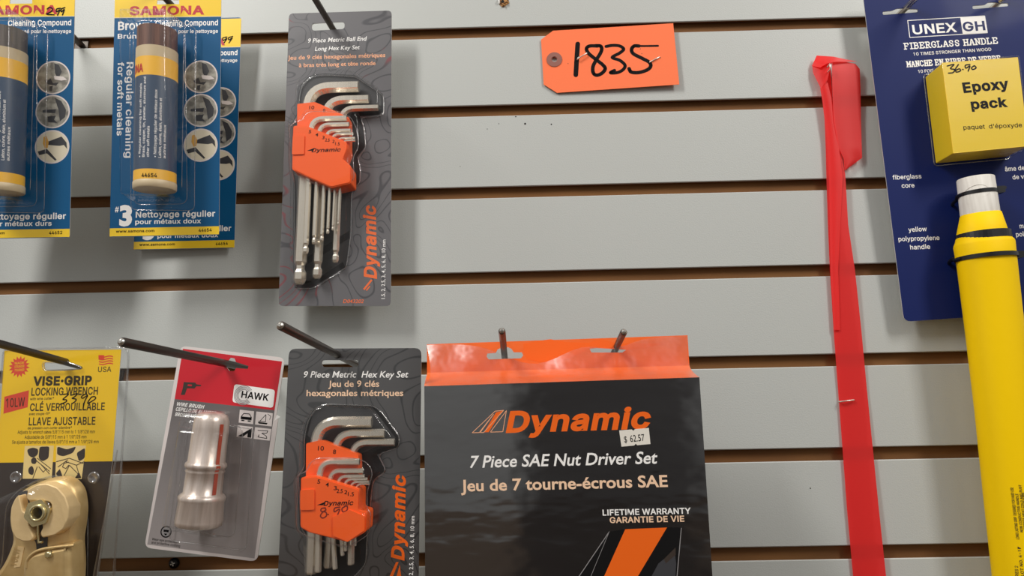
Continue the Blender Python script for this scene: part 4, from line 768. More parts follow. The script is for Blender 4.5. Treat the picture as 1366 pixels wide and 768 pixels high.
# ------------------------------------------------------------------ hex key packs
def hex_pack(name, label, fr, cfg):
    root = thing(name, label, 'hex key set', fr, 'carded hex key sets')
    q = fr.px
    mb = MB()
    mb.plate(cfg['outline'], -.6, 0, cfg['card'], [cfg['slot']], M['cardback'], M['cardback'])
    pr = Print(fr, mb, 0.0)
    for b in cfg['black']: pr.p(b[0], b[1], b[2])  # flat dark patches laid on the card face
    for tx in cfg['text']: pr.t(*tx[:5], **tx[5])
    for st in cfg['slash']: pr.p(st[0], st[1], .06)
    mb.build('backing_card', root)
    H1, H2 = cfg['h']
    # orange holder: rear tier and front block
    ho = MB()
    ho.plate(round_poly(fr.pxs(cfg['tier'], H1), 1.2, 3), 2, H1, M['orange_holder'])
    ho.plate(round_poly(fr.pxs(cfg['block'], H2), 1.6, 3), 1, H2 - .6, M['orange_holder'])
    c = np.mean(np.array(fr.pxs(cfg['block'], H2)), 0)
    ho.plate([tuple(c + (np.array(p) - c) * .965) for p in round_poly(fr.pxs(cfg['block'], H2), 1.6, 3)], H2 - .6, H2, M['orange_holder'])
    if cfg.get('hexa'):
        ho.plate([(p[0], p[1]) for p in fr.pxs(cfg['hexa'], H2)], H2, H2 + 1.1, M['orange_holder'])
    p2 = Print(fr, ho, H2)
    p2.p(cfg['mark'][0], M['ink'], .08)
    p2.t(*cfg['mark'][1], bold=.03, shear=.25, dh=.08, font='G')
    for tx, a, w, cp in cfg['nums']:
        p2.t(tx, a, (a[0] + w, a[1] + .4), cp, M['ink'], .01, dh=.08)
    for tx, a, w, cp in cfg['nums1']:
        p3 = Print(fr, ho, H1); p3.t(tx, a, (a[0] + w, a[1] + .2), cp, M['ink'], .01, dh=.08)
    for st in cfg.get('hand', ()): p2.l(st, 1.5, M['ink_red'], .12)
    hob = ho.build('key_holder', root, 'orange plastic holder')
    cl = MB()
    cl.plate(round_poly(fr.pxs(cfg['clip'], H2), 1.0, 3), 3, H2 + .9, M['orange_holder'])
    cl.build('holder_clip', hob)
    # keys: (arm end px, arm diameter px, entry px, shaft end px, row height, ball)
    for (ae, w, en, se, hh, ball) in cfg['keys']:
        k = MB()
        a = np.array(q(*ae, hh)); e1 = np.array(q(*en, hh)); e2 = np.array(q(*se, hh))
        x0, x1 = q(600, ae[1], hh), q(601, ae[1], hh)
        r = w / 2 * (x1[0] - x0[0]) / .93
        dn = (e2 - e1) / np.linalg.norm(e2 - e1)
        # corner: where the shaft line meets the arm's height
        tt = (a[1] - e1[1]) / dn[1]
        cn = e1 + dn * tt
        ad = (a - cn) / np.linalg.norm(a - cn)
        br = min(3.4 * r + 2.0, np.linalg.norm(a - cn) * .6)
        pts = [(a[0], a[1], hh)]; rs = [r]
        for i in range(9):
            x = i / 8
            b_ = (1 - x) ** 2 * (cn + ad * br) + 2 * x * (1 - x) * cn + x * x * (cn + dn * br)
            pts.append((b_[0], b_[1], hh)); rs.append(r)
        if ball:
            for s_, f_ in ((3.6 * r, 1), (3.0 * r, .72), (2.4 * r, .72), (1.9 * r, 1.0), (.8 * r, 1.0), (.25 * r, .8), (0, .55)):
                b_ = e2 - dn * s_; pts.append((b_[0], b_[1], hh)); rs.append(r * f_)
        else:
            for s_, f_ in ((.3 * r, 1), (0, .82)):
                b_ = e2 - dn * s_; pts.append((b_[0], b_[1], hh)); rs.append(r * f_)
        k.tube(pts, rs, M['key'], 6, smooth=False, phase=math.pi / 6)
        k.build('hex_key', root)
    bl = MB()
    o1 = round_poly(fr.pxs(cfg['bl1'], 4), 4, 4)
    bl.dome(o1, .3, H1 + 4.5, M['clear'], 2.0, 2)
    o2 = round_poly(fr.pxs(cfg['bl2'], H1 + 4), 4, 4)
    bl.dome(o2, H1 + 4.4, H2 + 5.5, M['clear'], 2.0, 2)
    bl.tube([(a, b, 1.0) for a, b in o1], .55, M['clear_rim'], 6, closed=True)
    bl.tube([(a, b, H1 + 4.6) for a, b in o2], .35, M['clear_rim'], 6, closed=True)
    bl.build('blister', root, 'clear plastic bubble')
    return root

F1 = Frame(-154.47, 22, 223.34, -0.1, 0.55, 0.55)
ol1 = round_poly(F1.pxs([(385.5, 18), (522.5, 14), (521.5, 408), (371.5, 408)]), 4, 4)
Wt, OP, PP = M['white'], M['orange_print'], M['peach_print']
bl1 = [(397.8, 129), (401, 113), (410, 103), (419, 99), (434, 97.8), (473, 100), (511, 125.5), (511, 149), (505, 153), (480, 155), (485, 170), (487, 196), (476, 210), (480, 223), (479, 243), (468, 254), (467, 312), (461, 356), (417, 384), (393, 384), (391, 360), (391, 240), (388.5, 230), (388, 166), (397, 150)]
Z5 = lambda pts: zz(pts, 360, 200, 3.489)
hex_pack('hex_key_set', 'upper grey card of long ball end hex keys in an orange holder', F1, dict(
    outline=ol1, slot=round_poly(F1.pxs([(416, 31.5), (459.5, 29), (459.7, 38.5), (416.2, 41)]), 2.8, 4), card=M['contour'], h=(13, 21),
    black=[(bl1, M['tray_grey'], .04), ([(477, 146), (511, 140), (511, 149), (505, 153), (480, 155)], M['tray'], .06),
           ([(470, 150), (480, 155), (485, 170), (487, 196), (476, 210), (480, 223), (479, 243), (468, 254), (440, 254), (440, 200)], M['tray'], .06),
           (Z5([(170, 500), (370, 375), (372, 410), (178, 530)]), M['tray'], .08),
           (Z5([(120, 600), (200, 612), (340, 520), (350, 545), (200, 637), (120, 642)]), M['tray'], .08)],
    text=[('9 Piece Metric Ball End', (411, 57), (489.5, 54), 6, Wt, dict(bold=.012, shear=.2, dh=.05)),
          ('Long Hex Key Set', (420, 67.7), (480, 65.5), 5.7, Wt, dict(bold=.012, shear=.2, dh=.05)),
          ('Jeu de 9 clés hexagonales métriques', (384, 79.8), (514, 76), 6, PP, dict(bold=.016, dh=.05)),
          ('à bras très long et tête ronde', (398.7, 89.6), (501, 86.6), 5.7, PP, dict(bold=.016, dh=.05)),
          ('D043202', (457.5, 404), (485, 404), 4.8, OP, dict(bold=.01, shear=.2, dh=.05)),
          ('Dynamic', (502, 372), (500.5, 273), 16, OP, dict(bold=.045, shear=.22, dh=.05, font='G')),
          ('1.5, 2, 2.5, 3, 4, 5, 6, 8, 10 mm', (513.5, 398.5), (514.3, 319.5), 4.8, Wt, dict(bold=.006, dh=.05))],
    slash=[(Z5([(434, 646), (441, 652), (478, 606), (470, 602)]), OP), (Z5([(447, 652), (452, 655), (468, 634), (463, 632)]), OP)],
    tier=[(396.5, 138.5), (420, 136), (432, 141), (466, 157), (466, 200), (396.5, 200)],
    block=[(391, 167.5), (406, 166.5), (462, 189), (463.5, 197), (457.5, 212), (468, 221), (468, 244), (442, 250), (410, 236), (389.5, 226)],
    clip=[(391, 181), (406.5, 180.5), (406, 206), (390, 206.5)],
    mark=([(409.5, 201), (420, 197.2), (418, 201)], ('Dynamic', (415.5, 202.8), (454.7, 201.8), 5.2, M['ink'])),
    nums=[('5', (411.5, 177.5), 3.2, 4.6), ('4', (420.5, 181.6), 3.6, 4.6), ('3', (429.5, 185.3), 3, 4.4), ('2.5', (433.5, 188.5), 6, 4.2), ('2', (443, 190.4), 3, 4.2), ('1.5', (447, 193.5), 6, 4.2)],
    nums1=[('10', (412.5, 145.5), 6.5, 4.8), ('8', (430.5, 149.3), 3.2, 4.6)],
    keys=[((478.6, 115.5), 15, (411, 140), (399.5, 379.5), 7, True), ((492, 132), 11.5, (435, 144), (422.5, 372), 7, True), ((504.8, 143.5), 8.4, (455.5, 152), (447, 350.5), 7, True),
          ((462.7, 157.5), 7.4, (415, 172), (407.5, 339), 15, True), ((465.8, 165.5), 6, (425.5, 176), (419, 326), 15, True), ((468, 173.7), 4.8, (435, 179), (429, 322), 15, True),
          ((471.5, 178.2), 4, (443, 182.5), (437, 312), 15, True), ((473.7, 183.8), 3.4, (449.5, 185.5), (444, 307.5), 15, True), ((474, 187.5), 2.8, (455.8, 189), (451, 300), 15, True)],
    bl1=bl1, bl2=[(393, 164), (404, 160), (408, 152), (416, 149), (452, 150), (468, 156), (476, 172), (479, 196), (471, 210), (473, 240), (444, 254), (408, 240), (387, 230), (387, 168)]))

F2 = Frame(-121.47, 88, -27.84, 0.88, 0.73, -0.11)
t0, t1 = F2.px(385.5, 465), F2.px(562.3, 464)
b0, b1 = F2.px(371.7, 768), F2.px(557.5, 768)
ol2 = round_poly([t0, t1, (b1[0] + .6, b1[1] - 30), (b0[0] - .6, b0[1] - 30)], 5, 4)
K = lambda pts: zz(pts, 390, 540, 3.37)
bl2a = [(404, 586), (408.5, 563), (417, 548), (428, 540), (440, 539), (496, 541), (506, 547.5), (532, 582), (531, 597), (503, 606), (514.6, 629), (497, 640), (494, 661), (493, 680), (489, 706), (487, 753), (470, 772), (412, 772), (409, 718), (400, 706), (396, 634), (404, 625)]
hex_pack('hex_key_set', 'lower grey card of short hex keys in an orange holder with a handwritten price', F2, dict(
    outline=ol2, slot=round_poly(F2.pxs([(429.6, 480.2), (478.3, 480.2), (478.3, 489.4), (429.6, 489.4)]), 2.8, 4), card=M['contour_dark'], h=(13, 22),
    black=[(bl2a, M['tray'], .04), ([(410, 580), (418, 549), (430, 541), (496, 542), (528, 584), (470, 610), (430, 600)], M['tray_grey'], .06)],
    text=[('9 Piece Metric  Hex Key Set', (405.2, 503.4), (544.7, 503.2), 8.3, Wt, dict(bold=.014, shear=.2, dh=.05)),
          ('Jeu de 9 clés', (438, 515.8), (505.8, 515.6), 8.2, M['pale_peach'], dict(bold=.016, dh=.05)),
          ('hexagonales métriques', (408.7, 528), (538, 527.8), 8, M['pale_peach'], dict(bold=.016, dh=.05)),
          ('Dynamic', (538.5, 747.6), (540.5, 632.6), 17.5, M['box_logo'], dict(bold=.045, shear=.22, dh=.05, font='G')),
          ('1.5, 2, 2.5, 3, 4, 5, 6, 8, 10 mm', (550.5, 779), (553, 688), 5.5, Wt, dict(bold=.006, dh=.05))],
    slash=[(zz([(652, 772), (688, 692), (702, 692), (670, 772)], 360, 580, 4.086), M['box_logo']), (zz([(690, 772), (708, 706), (716, 772)], 360, 580, 4.086), M['box_logo'])],
    tier=[(408.4, 591), (428, 587), (478, 606), (479, 660), (408, 660)],
    block=[(401.3, 636.5), (421, 634.5), (479, 652.5), (478.5, 680), (489.4, 683), (488, 709), (464, 723), (412, 710), (400.5, 703)],
    clip=[(401, 653), (419.7, 652), (419.7, 679.5), (401, 680)],
    hexa=[(444.5, 689), (467, 679.5), (487, 688), (486.5, 707), (464, 722), (445, 714)],
    mark=([(423, 673.5), (434, 669), (431, 673.5)], ('Dynamic', (431.5, 674.2), (471.5, 673.2), 6, M['ink'])),
    nums=[('5', (423, 644.5), 4, 5.2), ('4', (434, 648.6), 4.4, 5.2), ('3', (445, 653.2), 4, 5.2), ('2.5', (449, 657), 8, 5), ('2', (459, 658.6), 4, 5), ('1.5', (464, 661.2), 8, 5)],
    nums1=[('10', (424, 600.5), 8, 5.6), ('8', (444, 605), 4, 5.4)],
    hand=[zz(s_, 360, 580, 4.086) for s_ in ([(302, 397), (282, 400), (280, 415), (305, 420), (308, 440), (288, 452), (276, 440), (288, 420), (305, 408), (300, 396)], [(317, 432), (319, 433), (317, 432)],
                                             [(382, 392), (354, 398), (352, 418), (380, 404), (366, 444)], [(408, 390), (394, 400), (398, 418), (420, 410), (422, 388), (408, 388)])],
    keys=[((496, 562.8), 14, (421.7, 588), (415, 765), 7, False), ((513, 577.7), 10.8, (448, 596), (437, 757), 7, False), ((526.5, 589.8), 9.2, (470, 604), (467.5, 753), 7, False),
          ((479.6, 615.7), 8.4, (426.2, 634), (424.2, 763), 16, False), ((485, 627.8), 6.6, (439.9, 640), (446.8, 759), 16, False), ((486.4, 635), 5, (450.8, 643), (456.8, 741), 16, False),
          ((490.3, 638.8), 4.2, (459.7, 645.5), (461, 735), 16, False), ((492.4, 642.4), 3.5, (467.7, 648.5), (468, 728), 16, False), ((493, 645.2), 2.8, (474.6, 650.5), (474, 728), 16, False)],
    bl1=bl2a, bl2=[(400, 632), (410, 628), (415, 616), (423, 611), (470, 610), (490, 616), (498, 630), (490, 655), (490, 678), (495, 684), (493, 712), (465, 730), (410, 715), (396, 706), (397, 634)]))

# ------------------------------------------------------------------ wire brush pack
FH = Frame(-222.22, 76, -20.94, 7.11, 1.6, -1.26)
def brush_pack():
    root = thing('wire_brush_pack', 'crooked red and grey card holding a silver wire brush in a clear bubble', 'package', FH)
    q, qs = FH.px, FH.pxs
    mb = MB()
    Z8 = lambda pts: zz(pts, 150, 430, 4.516)
    hole = qs(Z8([(640, 225), (700, 228), (712, 212), (735, 216), (745, 238), (820, 262), (815, 280), (745, 274), (735, 292), (705, 292), (690, 272), (640, 250)]))
    out = round_poly(qs([(240.5, 461), (380, 477), (368.5, 556), (371, 559), (366.5, 590), (343, 749), (192.5, 730)]), 5, 4)
    mb.plate(out, -.7, 0, M['white_card'], [hole], M['cardback'], M['cardback'])
    pr = Print(FH, mb, 0, 'G')
    pr.p([(244, 465), (376.3, 482), (366.2, 547), (233, 532)], M['h_red'], .04, [Z8([(640, 225), (700, 228), (712, 212), (735, 216), (745, 238), (820, 262), (815, 280), (745, 274), (735, 292), (705, 292), (690, 272), (640, 250)])])
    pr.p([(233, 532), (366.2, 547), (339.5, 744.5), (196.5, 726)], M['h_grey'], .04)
    pr.p([(369.5, 553), (374, 556), (366, 561)], M['white'], .07)
    # drill pictogram
    pr.p(Z8([(430, 358), (500, 362), (506, 372), (535, 376), (532, 384), (505, 384), (495, 398), (450, 396), (436, 436), (412, 436), (424, 395)]), M['v_black'], .07)
    pr.p(Z8([(455, 372), (480, 374), (478, 384), (453, 382)]), M['h_red'], .09)
    # badge
    b4 = qs([(312.7, 512), (367, 519.7), (364.3, 544), (309.9, 536.3)])
    mb.flat(round_poly(b4, 2.2, 4), .08, M['white'])
    c = q(325, 527); r0 = 6.8
    for i in range(4):
        mb.stroke([(c[0] + (r0 - i * .9) * math.cos(R_(a)), c[1] + (r0 - i * .9) * math.sin(R_(a))) for a in range(40, 330, 20)], .5, .11, M['swirl'])
    pr.t('HAWK', (321.6, 529.8), (358, 534.4), 8.6, M['ink'], .03, dh=.14)
    pr.t('WIRE BRUSH', (235.7, 540.7), (272.2, 545), 4.6, M['white'], .03, .2, dh=.07)
    pr.t('CEPILLO DE ALAMBRE', (234.4, 547.4), (288, 553.6), 4.6, M['white'], .03, .2, dh=.07)
    pr.t('BROSSE MÉTALLIQUE', (233.3, 554.4), (285, 560.4), 4.6, M['white'], .03, .2, dh=.07)
    def icon(c4, marks):
        pr.p(c4, M['white_card'], .08)
        a, b, _, d = [np.array(x) for x in c4]
        for poly, w in marks:
            pts = [tuple(a + (b - a) * x + (d - a) * y) for x, y in poly]
            if w: pr.l(pts, w, M['ink'], .12, smooth=False)
            else: pr.p(pts, M['ink'], .11)
    icon([(320, 546.3), (339, 548.3), (337.6, 565.6), (318.4, 563.4)], [([(.15, .5), (.3, .25), (.7, .25), (.85, .5)], 1.0), ([(.12, .5), (.88, .5), (.88, .72), (.12, .72)], 0), ([(.2, .8), (.35, .8)], 1.6), ([(.65, .8), (.8, .8)], 1.6)])
    icon([(342, 548.6), (364, 551), (362.5, 568.6), (340.2, 566)], [([(.25, .75), (.6, .15), (.62, .72), (.2, .72)], .8), ([(.15, .78), (.75, .78), (.7, .9), (.22, .9)], 0), ([(.7, .1), (.9, .25), (.85, .5)], .7)])
    icon([(317, 567), (337.4, 569.2), (336, 584.5), (315.6, 582.4)], [([(.05, .95), (.95, .1), (.95, .95), (.7, .95), (.7, .6), (.4, .95)], 0)])
    icon([(340.4, 569.5), (362.2, 572), (359.8, 587.6), (338.2, 585)], [([(.2, .25), (.8, .2), (.75, .4), (.45, .45), (.75, .65), (.8, .85), (.25, .8), (.3, .62)], .9)])
    g = q(221.6, 709)
    mb.flat(disc(g, 4.1), .08, M['ink']); mb.flat(disc(g, 3.2), .1, M['swirl'])
    mb.flat([(g[0] - 2, g[1] + 1.4), (g[0] + 2, g[1] + 1.4), (g[0] + 1.8, g[1] - .2), (g[0] + .3, g[1] - .3), (g[0], g[1] + .3), (g[0] - .3, g[1] - .3), (g[0] - 1.8, g[1] - .2)], .12, M['ink'])
    mb.flat([(g[0] - 1.2, g[1] - 1.2), (g[0] + 1.2, g[1] - 1.2), (g[0] + .5, g[1] - 2.4), (g[0] - .5, g[1] - 2.4)], .12, M['ink'])
    pr.t('Wear eye protection', (202.6, 720.2), (237, 724.6), 3.2, M['ink'], .01, dh=.07)
    pr.t('and protective clothing', (201.8, 724.6), (240, 729.6), 3.2, M['ink'], .01, dh=.07)
    mb.build('backing_card', root)
    # the brush
    hc = 16
    A, B = np.array(q(284, 549, hc)), np.array(q(264.5, 702, hc))
    L = np.linalg.norm(B - A); d = (B - A) / L; s_ = np.array([-d[1], d[0]])
    N = 36
    def ring(t, r): 
        o = A + d * t * L
        return [tuple(np.array([o[0], o[1], hc]) + r * (math.cos(2 * math.pi * k / N) * np.array([s_[0], s_[1], 0]) + math.sin(2 * math.pi * k / N) * np.array([0, 0, 1.0]))) for k in range(N)]
    br = MB()
    prof = [(0, .5), (.005, 7), (.03, 10.2), (.08, 11.8), (.15, 12.0), (.44, 12.4), (.455, 13.6), (.475, 14.0), (.495, 13.4), (.505, 12.4), (.52, 13.2), (.535, 12.4), (.71, 12.8), (.725, 14.4), (.745, 15.6), (.77, 15.4), (.785, 14.9), (.95, 15.6), (.985, 15.3), (1, 13.5)]
    br.loft([ring(t, r) for t, r in prof], M['brush'], cap0=True, smooth=True)
    br.build('wire_brush', root, 'silver wire brush')
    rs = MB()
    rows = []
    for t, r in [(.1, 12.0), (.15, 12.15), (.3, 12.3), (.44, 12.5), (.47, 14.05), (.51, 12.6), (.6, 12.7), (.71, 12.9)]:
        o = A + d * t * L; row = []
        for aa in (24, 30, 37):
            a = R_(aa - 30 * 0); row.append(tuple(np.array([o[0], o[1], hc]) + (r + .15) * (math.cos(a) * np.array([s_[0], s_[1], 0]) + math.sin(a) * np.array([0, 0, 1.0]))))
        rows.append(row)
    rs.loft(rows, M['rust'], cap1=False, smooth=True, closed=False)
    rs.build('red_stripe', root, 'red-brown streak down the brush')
    bl = MB()
    fl = round_poly(qs([(248, 560), (342, 572), (331, 733), (228, 719)]), 5, 4)
    bl.dome(fl, .3, 3.5, M['clear'], .8, .8)
    st = round_poly(qs([(252, 562), (325, 568), (313, 717), (232, 704)], 3.5), 6, 4)
    bl.dome(st, 3.5, hc + 10, M['clear'], 5, 4)
    dm = round_poly(qs([(258, 544), (308, 549), (296, 705), (232, 700)], 10), 6, 4)
    bl.dome(dm, 12, hc + 17.5, M['clear'], 4, 3)
    bl.tube([(a, b, 3.4) for a, b in fl], .4, M['clear_rim'], 5, closed=True)
    bl.tube([(a, b, 4.2) for a, b in st], .4, M['clear_rim'], 5, closed=True)
    bl.build('blister', root, 'clear plastic bubble')
brush_pack()

# ------------------------------------------------------------------ locking wrench pack
FV = Frame(-347.65, 60, -25.73, 0.31, 2.81, -1.44)
def wrench_pack():
    root = thing('locking_wrench_pack', 'yellow and black carded locking wrench in a clear shell at the lower left', 'package', FV)
    q, qs = FV.px, FV.pxs
    Z6 = lambda pts: zz(pts, 0, 420, 4.268)
    ZH = lambda pts: zz(pts, 0, 590, 4.312)
    bot = 60
    tl, tr = q(6, 467.5), q(161.8, 466)
    yl, yr = q(-4, 617), q(150, 615)
    bl_, br_ = q(-14, 768), q(128.5, 768)
    bl_ = (bl_[0] - 1, bl_[1] - 25); br_ = (br_[0] - 2, br_[1] - 25)
    hl = round_poly(qs([(58.6, 483), (85, 484), (88, 481), (110, 489), (110, 492), (88, 494), (60, 494)]), 2.4, 4)
    mb = MB()
    mb.plate([tl, tr, yr, br_, bl_, yl][::-1], -.5, 0, M['v_black'], [hl], M['cardback'], M['cardback'])
    mb.flat([yl, yr, tr, tl], .04, M['v_yellow'], [hl])
    pr = Print(FV, mb, 0, 'G')
    c = q(25.8, 489)
    mb.flat([(c[0] + (8.3 if k % 2 else 5.7) * math.cos(math.pi * k / 16 + .1), c[1] + (8.3 if k % 2 else 5.7) * math.sin(math.pi * k / 16 + .1)) for k in range(32)], .08, M['v_red'])
    for i, tx in enumerate(('MADE', 'STRONGER', 'TOUGHER')):
        pr.t(tx, (19.5, 486 + 4.6 * i), (32.5, 485.2 + 4.6 * i), 3, M['v_yellow'], .02, .1, dh=.12)
    # flag
    for i in range(4):
        y0 = 474.8 + i * 3.2
        up = [(132 + k * 2.7, y0 + math.sin(k * .9) * 1.0) for k in range(8)]
        pr.p(up + [(a, b + 1.6) for a, b in up[::-1]], M['v_red'], .08)
    pr.p([(131.5, 473.5), (139, 473.5), (139, 479.5), (131.5, 479.5)], M['v_red'], .09)
    pr.t('USA', (130.7, 496), (148.4, 495.6), 6.8, M['v_ink'], .01, dh=.08)
    VI = M['v_ink']
    pr.t('VISE·GRIP', (44, 513.8), (122.3, 512.6), 11.6, VI, .06, dh=.08)
    pr.t('LOCKING WRENCH', (41.7, 527.4), (130.5, 526), 10, VI, .026, dh=.08)
    pr.t('with wire cutter*', (40.3, 533.6), (72.2, 532.6), 3.2, VI, .02, .1, dh=.08)
    pr.t('CLÉ VERROUILLABLE', (39.8, 547.8), (139.6, 546.5), 9.6, VI, .026, dh=.08)
    pr.t('avec coupe-fil*', (38.7, 553.6), (66.8, 553), 3.2, VI, .02, .1, dh=.08)
    pr.t('LLAVE AJUSTABLE', (38.2, 567), (127, 566), 10, VI, .026, dh=.08)
    pr.t('de presión con corta-alambre*', (37, 572.4), (96, 571.6), 3.2, VI, .02, .1, dh=.08)
    pr.t('Adjusts to wrench sizes 5/8"/15 mm to 1 1/8"/28 mm', (23.4, 578.4), (126.5, 577.6), 4.3, VI, .01, dh=.08)
    pr.t('Adjustable de 5/8"/15 mm à 1 1/8"/28 mm', (32.8, 585), (115.3, 584.4), 4.3, VI, .01, dh=.08)
    pr.t('Se ajusta a tamaños de llaves 5/8"/15 mm a 1 1/8"/28 mm', (16, 591.6), (131.7, 591), 4.3, VI, .01, dh=.08)
    pr.p([(5.9, 529), (38.7, 520.3), (37, 543), (4.7, 551.7)], M['v_red'], .08)
    pr.t('10LW', (8, 543.4), (33.3, 541.4), 11.5, VI, .01, dh=.12)
    for st in ([(240, 270), (365, 262), (300, 330), (240, 385), (320, 395), (310, 440), (180, 495)], [(420, 290), (570, 255), (500, 330), (450, 360), (540, 380), (520, 430), (450, 480)],
               [(800, 290), (760, 260), (665, 320), (690, 358), (800, 300), (740, 420), (705, 560), (700, 610)], [(890, 330), (960, 320), (980, 370), (820, 470), (815, 435), (890, 330)]):
        pr.l(zz(st, 70, 510, 17.075), 1.5, M['ink'], .16)
    # two picture panels
    pr.p(ZH([(143, 20), (310, 18), (298, 208), (130, 208)]), M['v_cream'], .08)
    for sh in ([(155, 40), (190, 28), (222, 38), (218, 70), (190, 90), (165, 75)], [(228, 24), (285, 22), (280, 90), (245, 110), (222, 90)], [(162, 150), (185, 130), (198, 160), (190, 190), (165, 180)],
               [(178, 95), (200, 82), (215, 100), (205, 125), (182, 122)]):
        pr.p(round_poly(ZH(sh), 3, 3), M['v_black'], .12)
    pr.p(ZH([(205, 85), (290, 150), (270, 185), (225, 140)]), M['v_cream'], .16)
    for ln in ([(205, 100), (285, 165)], [(215, 90), (292, 150)], [(225, 140), (250, 170), (270, 150)], [(240, 130), (285, 180)], [(190, 205), (215, 140)]):
        pr.l(ZH(ln), .9, M['v_black'], .2, False)
    pr.p(ZH([(325, 18), (495, 18), (470, 210), (318, 205)]), M['v_cream'], .08)
    pr.p(round_poly(ZH([(330, 22), (385, 40), (440, 22), (420, 60), (365, 80), (328, 70)]), 3, 3), M['v_black'], .12)
    pr.p(round_poly(ZH([(440, 60), (490, 30), (488, 90), (455, 110)]), 3, 3), M['v_black'], .12)
    pr.p(round_poly(ZH([(320, 180), (345, 150), (360, 195), (345, 204)]), 2, 3), M['v_black'], .12)
    pr.p(round_poly(ZH([(430, 205), (455, 170), (470, 205)]), 2, 3), M['v_black'], .12)
    for ln in ([(325, 110), (400, 90), (480, 120)], [(335, 140), (390, 100)], [(380, 110), (440, 130), (485, 110)], [(370, 190), (400, 130), (450, 180)], [(395, 130), (380, 150), (360, 140), (370, 120), (395, 112)], [(440, 130), (460, 200)]):
        pr.l(ZH(ln), .9, M['v_black'], .2, False)
    for cx, cy in ((20.9, 636.4), (124.8, 637)):
        c = q(cx, cy); mb.flat(disc(c, 4.3), .08, M['cap_grey'])
    mb.build('backing_card', root)
    # wrench
    H = 22
    body = MB()
    bo = ZH([(60, 560), (35, 480), (40, 370), (75, 300), (150, 245), (250, 210), (340, 200), (400, 225), (440, 280), (455, 380), (445, 480), (430, 560), (440, 700), (430, 900), (-70, 900), (-60, 780), (0, 700), (30, 640)])
    bp = round_poly(qs(bo, 14), 6, 4)
    body.dome(bp, 3, 14, M['brass'], 2, 4)
    body.build('wrench_body', root, 'gold coloured wrench body')
    jw = MB()
    # the two curved jaws round the nut
    right = ZH([(150, 300), (165, 265), (215, 240), (270, 235), (330, 258), (375, 310), (397, 375), (395, 440), (365, 500), (315, 535), (240, 550), (228, 520), (245, 490), (238, 465), (275, 430), (298, 385), (292, 350), (268, 338), (240, 345), (200, 335), (165, 338), (152, 325)])
    left = ZH([(108, 300), (85, 320), (62, 370), (55, 440), (65, 510), (85, 550), (130, 572), (178, 570), (195, 548), (182, 515), (165, 480), (168, 440), (155, 405), (130, 395), (122, 360)])
    jw.dome(round_poly(qs(right, H + 1), 1.5, 3), 9, H + 1, M['jaw'], .3, .8)
    jw.build('curved_jaw', root)
    jw = MB()
    jw.dome(round_poly(qs(left, H), 1.5, 3), 9, H, M['jaw'], .3, .8)
    jw.build('curved_jaw', root)
    sp_ = MB()
    sp_.plate(round_poly(qs(ZH([(105, 290), (150, 275), (165, 340), (180, 470), (245, 470), (270, 545), (265, 630), (210, 650), (205, 580), (165, 500), (120, 400)]), 15), 1, 2), 12, 14.6, M['tray_grey'])  # charcoal plate paints in the shade between the jaws
    sp_.tube([(*q(*p_, 19), 19) for p_ in ZH([(218, 470), (220, 540), (222, 575), (245, 572)])], .9, M['nut'], 8)
    sp_.build('jaw_gap', root, 'dark slot between the jaws')
    nt = MB()
    cn = q(*ZH([(217, 405)])[0], H + 2)
    hx = [(cn[0] + 9.8 * math.cos(R_(60 * k + 15)), cn[1] + 9.8 * math.sin(R_(60 * k + 15))) for k in range(6)]
    nt.plate(round_poly(hx, 1.0, 2), 14, H + 3, M['nut'], [disc(cn, 5.2)])
    cn2 = q(*ZH([(208, 408)])[0], H + 5)
    N = 28
    rg = lambda r, h: [(a, b, h) for a, b in disc(cn2, r, N)]
    nt.loft([rg(6.0, H + 2), rg(6.0, H + 4.4), rg(5.6, H + 5), rg(4.4, H + 5), rg(4.0, H + 4.4), rg(4.0, H - 4)], M['nut'], cap1=False, smooth=True)
    nt.flat(disc(cn2, 4.4), H - 3, M['pic_dark'])
    nt.build('hex_nut', root, 'plated nut in the middle of the jaws')
    lv = MB()
    lo = ZH([(150, 700), (165, 650), (215, 610), (300, 590), (400, 572), (435, 572), (440, 640), (445, 900), (150, 900)])
    lv.dome(round_poly(qs(lo, 18), 3, 4), 10, 24, M['brass'], 1.5, 4)
    rim = qs(ZH([(150, 720), (160, 668), (212, 625), (300, 605), (425, 592)]), 24)
    lv.tube([(*p_, 23.6) for p_ in catmull(rim, 5)], 1.1, M['brass'], 8)
    pin = q(*ZH([(278, 645)])[0], 25)
    lv.loft([[(a, b, h) for a, b in disc(pin, r, 16)] for r, h in ((2.6, 23), (2.6, 25.4), (1.6, 26.2))], M['nut'], smooth=True)
    lv.build('lever_handle', root)
    lb = MB()
    lb.plate(qs(ZH([(98, 600), (135, 603), (112, 715), (75, 722)]), 15), 13.8, 14.3, M['jaw'])
    lb.text('10LW', q(*ZH([(92, 712)])[0], 14.5), q(*ZH([(118, 612)])[0], 14.5), 5.5, 14.5, M['brass'], .02, font='G')
    lb.build('stamped_panel', root, 'recessed panel stamped with letters')
    # clear clamshell
    cs = MB()
    so = qs([(4, 466), (168.5, 463), (171, 476), (153, 768)], 1)
    so2 = [so[0], so[1], so[2], (so[3][0] - 1.5, so[3][1] - 25), (q(-17, 768)[0] - 1, so[3][1] - 25)]
    sr = round_poly(so2, 4, 4)
    cs.plate(sr, -2.5, -1.2, M['clear'], [[(a, b) for a, b in hl]])
    cs.flat(sr, 1.6, M['clear'], [hl])
    cs.tube([(a, b, 0.4) for a, b in sr], .8, M['clear_rim'], 6, closed=True)
    cs.tube([(a, b, 1.8) for a, b in hl], .6, M['clear_rim'], 6, closed=True)
    cr = qs([(156, 600), (128.5, 768)], 2); ed = (cr[1][0] - 3, cr[1][1] - 25)
